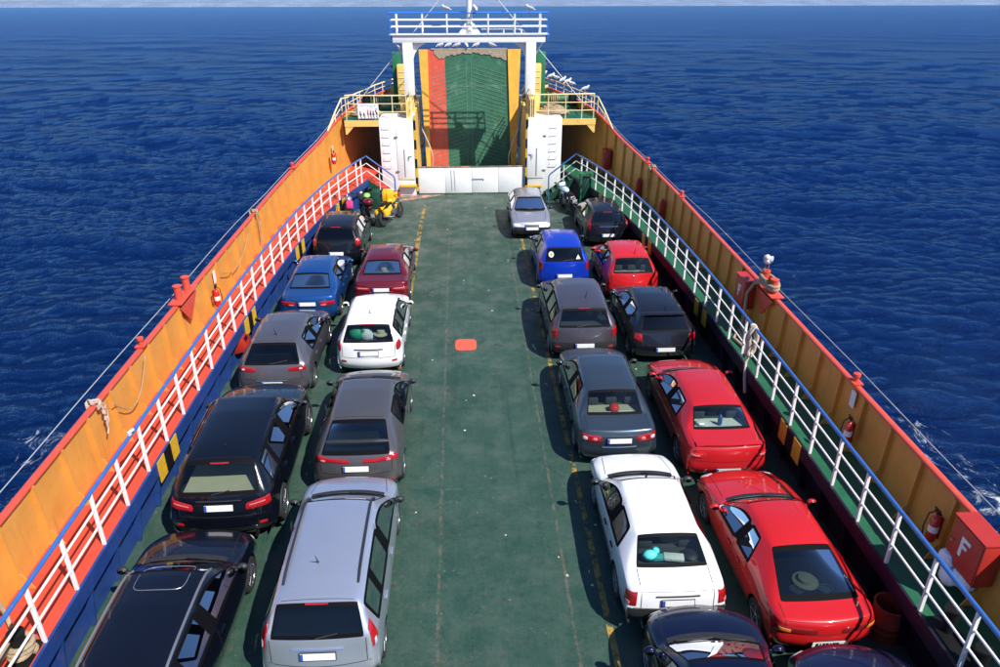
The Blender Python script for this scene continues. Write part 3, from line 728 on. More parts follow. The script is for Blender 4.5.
    for ya in ax:
        d = np.hypot(co[:, 1]-ya, co[:, 2]-za); s = (d < ra) & (np.abs(co[:, 0]) > Wh*.72); inside |= s
        for v in np.nonzero(s)[0]:
            dd = max(d[v], 1e-4); keep[v, 1] = ya+(co[v, 1]-ya)/dd*ra; keep[v, 2] = za+(co[v, 2]-za)/dd*ra
    b = MB(); b.v = [lv(p) for p in keep]
    for p, m_ in zip(polys, pm):
        if m_ not in (PAINT, BLACKM, TRIMM) or all(inside[v] for v in p): continue
        b.f.append(list(p)); b.m.append({PAINT: 0, BLACKM: 1, TRIMM: 3}[m_])
    def hit(o, d):
        h = bvh.ray_cast(Vector(o), Vector(d).normalized())
        return (h[0], h[1] if h[1].dot(Vector(d)) < 0 else -h[1]) if h[0] is not None else None
    def ribbon(rays, wd=.011, off=.0025, mi=2):
        hs = [hit(o, d) for o, d in rays]; hs = [h for h in hs if h]
        if len(hs) < 2: return
        base = len(b.v)
        for k, (p, n_) in enumerate(hs):
            t = hs[min(k+1, len(hs)-1)][0]-hs[max(k-1, 0)][0]
            sd = t.cross(n_).normalized()*wd/2
            b.v.append(lv(p+n_*off+sd)); b.v.append(lv(p+n_*off-sd))
        for k in range(len(hs)-1): b.f.append([base+2*k, base+2*k+1, base+2*k+3, base+2*k+2]); b.m.append(mi)
    def side_rays(sg, pts): return [((sg*3, y, z), (-sg, 0, 0)) for y, z in pts]
    def top_rays(pts): return [((x, y, 4), (0, 0, -1)) for x, y in pts]
    def back_rays(pts): return [((x, -3, z), (0, 1, 0)) for x, z in pts]
    lin = lambda a, b_, n: [tuple(a[i]+(b_[i]-a[i])*k/(n-1) for i in range(len(a))) for k in range(n)]
    ysd = S['ycw']-.12
    for sg in (-1, 1):
        zmid = (zb+zbr)/2
        ribbon(side_rays(sg, lin((S['yb'], z0+.10), (S['yb'], zmid-.03), 12)))
        ribbon(side_rays(sg, lin((ysd-.02, z0+.12), (ysd+.02, zb-.06), 12)))
        if S.get('doors', 5) == 5:
            ry = max(ax[0]+ra*.75, S['yc1']-.1)
            ribbon(side_rays(sg, [(ry+.33, z0+.11), (ry+.16, .45), (ry+.04, .65), (ry-.04, zbr-.04)]))
        ribbon(side_rays(sg, lin((ax[0]+ra+.05, z0+.10), (ax[1]-ra-.05, z0+.10), 18)))
        ribbon(top_rays(lin((sg*.78*Wh, S['ycw']+.05), (sg*.70*Wh, L-.30), 10)))
        ribbon(side_rays(sg, [(.17, zbu), (ax[0]-ra-.02, zbu-.05)]))
        if S.get('rub'):
            ribbon(side_rays(sg, lin((ax[0]+ra+.05, .50), (ax[1]-ra-.05, .50), 18)), .045, .006, 3)
    ribbon(back_rays(lin((-.84*Wh, zbu+.015), (.84*Wh, zbu+.015), 14)))
    ribbon(top_rays(lin((-.68*Wh, L-.22-nose*.3), (0, L-.16), 8)+lin((0, L-.16), (.68*Wh, L-.22-nose*.3), 8)))
    tl = S.get('tg', .80)
    if 'zt' in S:
        for sg in (-1, 1): ribbon(top_rays(lin((sg*tl*Wh, S['yg']+.02), (sg*tl*Wh, S.get('yt', .05)+.16), 6)))
        ribbon(back_rays(lin((-tl*Wh, S['zt']-.03), (tl*Wh, S['zt']-.03), 14)), .008)
        for sg in (-1, 1): ribbon(back_rays(lin((sg*tl*Wh, zbu+.02), (sg*tl*Wh, S['zt']-.03), 8)))
    else:
        for sg in (-1, 1): ribbon(back_rays(lin((sg*tl*Wh, zbu+.02), (sg*tl*Wh, S['zg']-.02), 8)))
        ribbon(top_rays(lin((-wr*Wh*.9, S['yre']+.05), (wr*Wh*.9, S['yre']+.05), 10)), .009)
    me = bpy.data.meshes.new('body'); me.from_pydata(b.v, [], b.f); me.polygons.foreach_set('material_index', b.m)
    for m_ in (S['paint'], 'frit', 'gap', 'trim'): me.materials.append(M[m_])
    bm = bmesh.new(); bm.from_mesh(me); bmesh.ops.delete(bm, geom=[v for v in bm.verts if not v.link_faces], context='VERTS')
    bm.to_mesh(me); bm.free(); smooth(me, 50)
    if sum(p.normal.z for p in me.polygons if p.center.z > H-.1) < 0: me.flip_normals()
    link('body', me, root)
    # underbody, wheel wells and cabin floor
    u = MB(); u.box(lv((0, L/2, (z0+.34)/2+.06)), (W*.80-.34, L-.34, .24))
    u.box(lv((0, (ax[0]+ax[1])/2, .30)), (W*.93, ax[1]-ax[0]-2*ra-.02, .16))
    for ya in ax:
        for sg in (-1, 1):
            n_ = 14; base = len(u.v)
            for k in range(n_+1):
                a = math.pi*k/n_*1.24-.38
                for xx in (Wh*.62, Wh*.955): u.v.append(lv((sg*xx, ya+math.cos(a)*(ra+.012), za+math.sin(a)*(ra+.012))))
            for k in range(n_): u.f.append([base+2*k, base+2*k+1, base+2*k+3, base+2*k+2]); u.m.append(0)
            u.f.append([base+2*k for k in range(n_+1)]); u.m.append(0)
    u.build('underbody', 'under', root)
    # wheels
    ty, rm = wheel_meshes(rw, S.get('tyre_w', .20), S.get('rim', 'five'))
    for ya in ax:
        for sg in (-1, 1):
            wo_ = link('wheel', ty, root, lv((sg*(Wh-.115), ya, rw))); wo_.rotation_euler = (random.uniform(0, 3), 0, 0 if sg > 0 else math.pi)
            link('rim', rm, wo_)
    # cabin
    sm = S.get('seat', 'seat'); xs = W*.21; zs = S.get('zseat', .30); hr = S.get('hr', .0)
    yfs = S['yb']+.10
    hrm = headrest_mesh(sm)
    for sg in (-1, 1):
        sb = MB(); sb.box(lv((sg*xs, yfs+.30, zs+.15)), (.50, .52, .16))
        sb.box(lv((sg*xs, yfs+.00, zs+.46)), (.50, .14, .60), rx=R(14))
        so_ = sb.build('front_seat', sm, root, bev=.05)
        ho = link('headrest', hrm, so_, lv((sg*xs, yfs-.10, min(zs+.74+hr, H-.36))))
    yrs = S.get('yrs', S['yb']-.80)
    sb = MB(); sb.box(lv((0, yrs+.28, zs+.14)), (W*.74, .48, .18)); sb.box(lv((0, yrs, zs+.42)), (W*.74, .13, .52), rx=R(18))
    rs = sb.build('rear_seat', sm, root, bev=.05)
    for x in ((-.30*W*.8, 0, .30*W*.8) if S.get('three', True) else (-.26*W*.8, .26*W*.8)):
        link('headrest', hrm, rs, lv((x, yrs-.08, min(zs+.66+hr, H-.40))))
    if S.get('shelf', True):
        ysh0, ysh1 = (S['yg']+.04, yrs-.05)
        if ysh1 > ysh0+.06:
            MB().box(lv((0, (ysh0+ysh1)/2, S['zg']-.06)), (W*.72, ysh1-ysh0, .03)).build('parcel_shelf', S.get('shelf_mat', 'plastic'), root)
    db = MB(); db.box(lv((0, S['ycw']-.30, S['zcw']-.10)), (W*.74, .56, .12)); db.box(lv((0, S['ycw']-.50, S['zcw']-.20)), (W*.70, .16, .26))
    db.build('dashboard', 'plastic', root, bev=.03)
    T = Matrix.Rotation(R(-62), 4, 'X'); yw = S['ycw']-.72
    MB().tube([Vector(lv((-xs, yw, S['zcw']-.12)))+T @ Vector((.18*math.cos(a), .18*math.sin(a), 0)) for a in np.linspace(0, 2*math.pi, 18, endpoint=False)], .015, 6, closed=True).build('steering_wheel', 'plastic', root)
    # scuttle with wipers
    cws = []
    for k in range(13):
        x = (-1+2*k/12)*.74*Wh; h = hit((x, S['ycw']+.045-.20*(x/Wh)**2*1., 4), (0, 0, -1))
        if h: cws.append(h[0])
    if len(cws) > 3:
        q = MB(); vs_ = []
        for p in cws: vs_ += [lv(p+Vector((0, -.055, .014))), lv(p+Vector((0, .055, .004)))]
        q.add(vs_, [(2*i, 2*i+1, 2*i+3, 2*i+2) for i in range(len(cws)-1)])
        sc_ = q.build('scuttle', 'trim', root)
    for x0_, x1_ in ((-.60, .02), (-.02, .56)):
        pts = []
        for k in range(7):
            t = k/6; x = (x0_+(x1_-x0_)*t)*Wh; h = hit((x, S['ycw']-.03-.20*(x/Wh)**2-.05*math.sin(t*2.6), 4), (0, 0, -1))
            if h: pts.append(lv(h[0]+h[1]*.022))
        if len(pts) > 2: MB().tube(pts, .012, 6).build('wiper', 'trim', root)
    # door mirrors
    for sg in (-1, 1):
        p = Vector((sg*(Wh*.955), S['ycw']-.24, zb+.04)); q = MB()
        q.tube([lv(p+Vector((-sg*.06, .02, -.04))), lv(p+Vector((sg*.05, .0, .0)))], .024, 8)
        q.ell(lv(p+Vector((sg*.095, .01, .04))), (.095, .06, .068), 14)
        mo = q.build('mirror', S.get('mirror', 'trim' if S['paint'] in ('p_silver', 'p_graphite', 'p_warmgrey', 'p_grey', 'p_black', 'p_black_suv', 'p_darkblack', 'p_bluegrey', 'p_ink') else S['paint']), root, ang=60)
        q = MB(); q.ell(lv(p+Vector((sg*.095, -.045, .04))), (.068, .008, .045), 14); q.build('mirror_glass', 'mirror_dark', mo)
    # handles
    for sg in (-1, 1):
        for y in ((S['yb']+.14,) if S.get('doors', 5) == 3 else (S['yb']+.14, max(S['yc1']+.05, ax[0]+ra+.06))):
            h = hit((sg*3, y, zb-.13), (-sg, 0, 0))
            if h: MB().box(lv(h[0]+h[1]*.016), (.03, .17, .03)).build('door_handle', S.get('handle', S['paint']), root, bev=.008)
    # lamps: patches of lens lying on the shell, swept about an upright axis inside each corner
    def patch(cx_, cy_, a0, a1, zl, nm, mt, th=.014, front=False, parent=root, rnd=.45, nu=12, nv_=7, dx=0.):
        P, Nn = [], []
        for i in range(nu+1):
            u = -1+2*i/nu
            for j in range(nv_+1):
                v = -1+2*j/nv_
                uu = u*math.sqrt(max(0, 1-rnd*v*v/2)); vv = v*math.sqrt(max(0, 1-rnd*u*u/2))
                a = R(a0+(a1-a0)*(uu+1)/2); t = (uu+1)/2
                zlo = zl[0]+(zl[2]-zl[0])*t; zhi = zl[1]+(zl[3]-zl[1])*t; z = zlo+(zhi-zlo)*(vv+1)/2
                sg = 1 if cx_ > 0 else -1
                d = Vector((-sg*math.sin(a), (-1 if front else 1)*math.cos(a), 0))
                h = hit(Vector((cx_, cy_, z))-d*3, d)
                if h is None: return None
                P.append(h[0]); Nn.append(h[1])
        q = MB(); m_ = nv_+1; k = len(P)
        def edge_(i, j): return i in (0, nu) or j in (0, nv_)
        q.v = [lv(p+n_*(th if not edge_(i//m_, i % m_) else th*.35)) for i, (p, n_) in enumerate(zip(P, Nn))]+[lv(p-n_*.02) for p, n_ in zip(P, Nn)]
        for i in range(nu):
            for j in range(nv_): a = i*m_+j; q.f.append([a, a+m_, a+m_+1, a+1]); q.m.append(0)
        loop = [i*m_ for i in range(nu+1)]+[nu*m_+j for j in range(1, m_)]+[i*m_+nv_ for i in range(nu-1, -1, -1)]+[j for j in range(nv_-1, 0, -1)]
        for a, c in zip(loop, loop[1:]+loop[:1]): q.f.append([a, c, c+k, a+k]); q.m.append(0)
        return q.build(nm, mt, parent, ang=50)
    for lp in S.get('lights', []):
        for sg in (-1, 1):
            o = patch(sg*lp.get('x', Wh-.36), lp.get('y', .40), lp['a'][0], lp['a'][1], lp['z'], lp.get('n', 'tail_light'), lp.get('m', 'tail'), front=False, th=lp.get('th', .016), rnd=lp.get('r', .45))
            for ins in lp.get('in', []):
                if o: patch(sg*lp.get('x', Wh-.36), lp.get('y', .40), ins['a'][0], ins['a'][1], ins['z'], ins.get('n', 'lens'), ins.get('m', 'lamp_white'), th=.022, parent=o, rnd=ins.get('r', .9), nu=8, nv_=6)
    for lp in S.get('head', [dict(a=(5, 58), z=(.52, .64, .55, .66))]):
        for sg in (-1, 1):
            patch(sg*(Wh-.40), L-.42, lp['a'][0], lp['a'][1], lp['z'], 'headlight', lp.get('m', 'lamp_white'), front=True)
    # plates
    def plate(z, front=False, x=0., wide=.52, tilt=None, text=None):
        yy = L+3 if front else -3; d = (0, -1 if front else 1, 0)
        h = hit((x, yy, z), d)
        if not h: return
        n_ = h[1]; rx = math.asin(max(-1, min(1, n_.z)))
        sgn = -1 if front else 1
        T = Matrix.Translation(lv(h[0]+n_*.022)) @ (Matrix.Rotation(math.pi, 4, 'Z') if front else Matrix()) @ Matrix.Rotation(-rx*.85, 4, 'X')
        def bx(c, dd, nm, mt, par, bev=0.):
            q = MB(); q.box((0, 0, 0), dd); q.v = [tuple(T @ (Vector(v)+Vector(c))) for v in q.v]; return q.build(nm, mt, par, bev=bev)
        pl = bx((0, 0, 0), (wide, .014, .115), 'number_plate', 'plate', root)
        bx((0, .004, 0), (wide+.025, .012, .14), 'plate_frame', 'trim', pl)
        if S.get('plate_band', True): bx((-wide/2+.024, -.0095, 0), (.042, .004, .108), 'plate_band', 'plate_blue', pl)
        for k, xx in enumerate(text or []):       # dark characters, too small to read in the photograph
            bx((-wide*.36+k*wide*.105, -.0085, 0), (xx, .003, .072), 'character', 'trim', pl)
    if 'pz' in S: plate(S['pz'], text=S.get('ptext'))
    plate(S.get('pzf', .40), front=True)
    # grille
    gp = []
    for j in range(5):
        for i in range(13):
            x = (-1+i/6)*S.get('grw', .34)*Wh*1.4; z = S['zhf']-.20+.11*j/4
            h = hit((x, L+3, z), (0, -1, 0))
            gp.append(h[0]+h[1]*.006 if h else None)
    if all(p is not None for p in gp):
        q = MB(); q.v = [lv(p) for p in gp]
        for j in range(4):
            for i in range(12): q.f.append([j*13+i, j*13+i+1, j*13+i+14, j*13+i+13]); q.m.append(0)
        q.build('grille', 'trim', root)
    # rear wiper, third brake light, aerial, roof rails, spoiler, exhaust, badge, bumper strip
    def along_back(x0_, x1_, z0_, z1_, r, nm, mt, lift, n_=9, par=root):
        pts = []
        for k in range(n_):
            t = k/(n_-1); h = hit((x0_+(x1_-x0_)*t, -3, z0_+(z1_-z0_)*t), (0, 1, 0))
            if h: pts.append(lv(h[0]+h[1]*lift))
        if len(pts) > 2: return MB().tube(pts, r, 6).build(nm, mt, par)
    if S.get('rwiper'):
        x0_, x1_ = S['rwiper']; along_back(x0_, x1_, S['zg']+.02, S['zg']+.075, .011, 'rear_wiper', 'trim', .014)
    if S.get('brake3'):
        z = S['zre']-.015 if S['brake3'] is True else S['brake3']
        o = along_back(-.17, .17, z, z, .017, 'brake_light', 'tail', .012)
    if S.get('spoiler'):
        yy, zz, wd, dp, lift = S['spoiler']
        q = MB(); n_ = 13; pr = []
        for k in range(n_):
            x = (-1+2*k/(n_-1))*wd; c = yy+.05*(x/Wh)**2*2; zd = zz-.035*(x/wd)**4
            for dy, dz in ((0, .012), (0, .035), (dp*.5, .055), (dp, .05), (dp, .0)): pr.append(lv((x, c+dy, zd+dz+lift)))
        q.v = pr
        for k in range(n_-1):
            for j in range(5): q.f.append([k*5+j, k*5+(j+1) % 5, k*5+5+(j+1) % 5, k*5+5+j]); q.m.append(0)
        q.f += [[0, 1, 2, 3, 4], [(n_-1)*5+j for j in range(5)]]; q.m += [0, 0]
        q.build('spoiler', S.get('spoiler_mat', S['paint']), root, ang=60)
    if S.get('aerial'):
        x, y, ln, tl_ = S['aerial']; h = hit((x, y, 4), (0, 0, -1))
        if h:
            p = h[0]; MB().tube([lv(p), lv(p+Vector((0, -.015, .03))), lv(p+Vector((0, -ln*math.sin(R(tl_)), .03+ln*math.cos(R(tl_))))) ], [.022, .014, .0035], 8).build('aerial', 'trim', root)
    if S.get('rails'):
        xr, ya_, yb_, mt = S['rails']
        for sg in (-1, 1):
            pts = []
            for k in range(11):
                t = k/10; h = hit((sg*xr*Wh, ya_+(yb_-ya_)*t, 4), (0, 0, -1))
                if h: pts.append(lv(h[0]+Vector((0, 0, .035*min(1, 8*t, 8*(1-t))+.004))))
            MB().tube(pts, .021, 8).build('roof_rail', mt, root)
    if S.get('sunroof'):
        y0_, y1_, xw = S['sunroof']; pts = []
        k0 = [(math.copysign(abs(math.cos(a))**.35, math.cos(a))*xw*Wh, (y0_+y1_)/2+math.copysign(abs(math.sin(a))**.35, math.sin(a))*(y1_-y0_)/2) for a in np.linspace(0, 2*math.pi, 49)]
        hs = [hit((x, y, 4), (0, 0, -1)) for x, y in k0]
        MB().tube([lv(h[0]+Vector((0, 0, .001))) for h in hs if h], .006, 5).build('sunroof', 'steel', root)
    for x in S.get('exhaust', []):
        q = MB(); q.lathe([(.034, -.04), (.038, .16), (.030, .16), (.026, .0)], axis='Y', n=14, c=(0, 0, 0)); q.v = [(v[0]+x, v[1]*-1-L/2+.10, v[2]+z0+.01) for v in q.v]; q.build('exhaust', 'chrome', root)
    if S.get('badge'):
        h = hit((0, -3, S['badge']), (0, 1, 0))
        if h: MB().ell(lv(h[0]+h[1]*.004), (.045, .012, .035), 12).build('badge', 'chrome', root)
    if S.get('chrome_strip'): along_back(-.42*Wh, .42*Wh, S['chrome_strip'], S['chrome_strip'], .014, 'tailgate_strip', S.get('strip_mat', 'chrome'), .008)
    if S.get('reflectors'):
        z = S['reflectors']
        for sg in (-1, 1): patch(sg*(Wh-.36), .40, 12, 38, (z-.03, z+.03, z-.02, z+.04), 'reflector', 'tail', th=.008)
    return root, hit

for nm, c, me_, ro in (('p_black', (.003, .004, .009), .0, .25), ('p_black_suv', (.003, .004, .008), .0, .25), ('p_charcoal', (.026, .026, .029), .5, .32), ('p_grey', (.15, .147, .165), .65, .36),
        ('p_blue', (.012, .085, .30), .55, .34), ('p_silver', (.58, .61, .70), .75, .38), ('p_graphite', (.145, .138, .138), .65, .34), ('p_white', (.80, .80, .80), .0, .4),
        ('p_maroon', (.15, .008, .020), .35, .32), ('p_bluegrey', (.055, .078, .105), .6, .34), ('p_warmgrey', (.115, .102, .122), .65, .36), ('p_brightblue', (.005, .045, .52), .35, .3),
        ('p_oldsilver', (.42, .42, .48), .65, .42), ('p_red', (.50, .011, .013), .0, .33), ('p_red_deep', (.46, .012, .017), .0, .35), ('p_red_bright', (.56, .013, .015), .05, .33),
        ('p_darkgrey', (.016, .017, .026), .5, .32), ('p_ink', (.010, .012, .020), .3, .3), ('p_navy', (.003, .0045, .026), .3, .28), ('p_indigo', (.009, .011, .050), .4, .3), ('p_darkblack', (.008, .009, .014), .35, .32)):
    M[nm] = paint(nm, c, me_, ro)

def spec(kind, L, W, H, x, y, rz=0., **k):
    S = dict(L=L, W=W, H=H, loc=(x, y+L/2, 0), rz=R(rz), cat='car')
    if kind == 'hatch':
        S.update(yg=.13, zg=.99, yre=.60, zre=H-.10, yc1=.98, ycw=L-1.02, zcw=.97, zhf=.77, wr=.61, zb=.90, zbr=.96, tg=.78)
        S['yrf'] = S['ycw']-.74; S['yb'] = S['yrf']-.62
    elif kind == 'mpv':
        S.update(yg=.12, zg=1.04, yre=.42, zre=H-.10, yc1=1.05, quarter=True, ycw=L-.92, zcw=1.02, zhf=.84, wr=.63, zb=.95, zbr=1.02, tg=.78)
        S['yrf'] = S['ycw']-.88; S['yb'] = S['yrf']-.62
    elif kind == 'estate':
        S.update(yg=.14, zg=1.0, yre=.62, zre=H-.09, yc1=1.15, quarter=True, ycw=L-1.12, zcw=.98, zhf=.78, wr=.61, zb=.90, zbr=.96, tg=.78)
        S['yrf'] = S['ycw']-.76; S['yb'] = S['yrf']-.72
    elif kind == 'suv':
        S.update(yg=.16, zg=1.14, yre=.60, zre=H-.10, yc1=1.12, quarter=True, ycw=L-1.22, zcw=1.14, zhf=.94, wr=.63, zb=1.06, zbr=1.13, z0=.30, rw=.37, tyre_w=.27, zbu=.74, zseat=.45, tg=.76, ya=.92, yf=.88)
        S['yrf'] = S['ycw']-.78; S['yb'] = S['yrf']-.72
    elif kind == 'sedan':
        S.update(yt=.03, zt=.97, yg=.62, zg=1.0, yre=1.16, zre=H-.07, yc1=1.42, yre_b=1.02, yc1_b=1.28, ycw=L-1.12, zcw=.96, zhf=.75, wr=.60, zb=.89, zbr=.94, tg=.76, ya=.95, xg4=.90, xg5=.72, yrs=1.28)
        S['yrf'] = S['ycw']-.68; S['yb'] = S['yrf']-.60
    S.update(k); return S
RW_ = lambda a, b_: (a, b_)
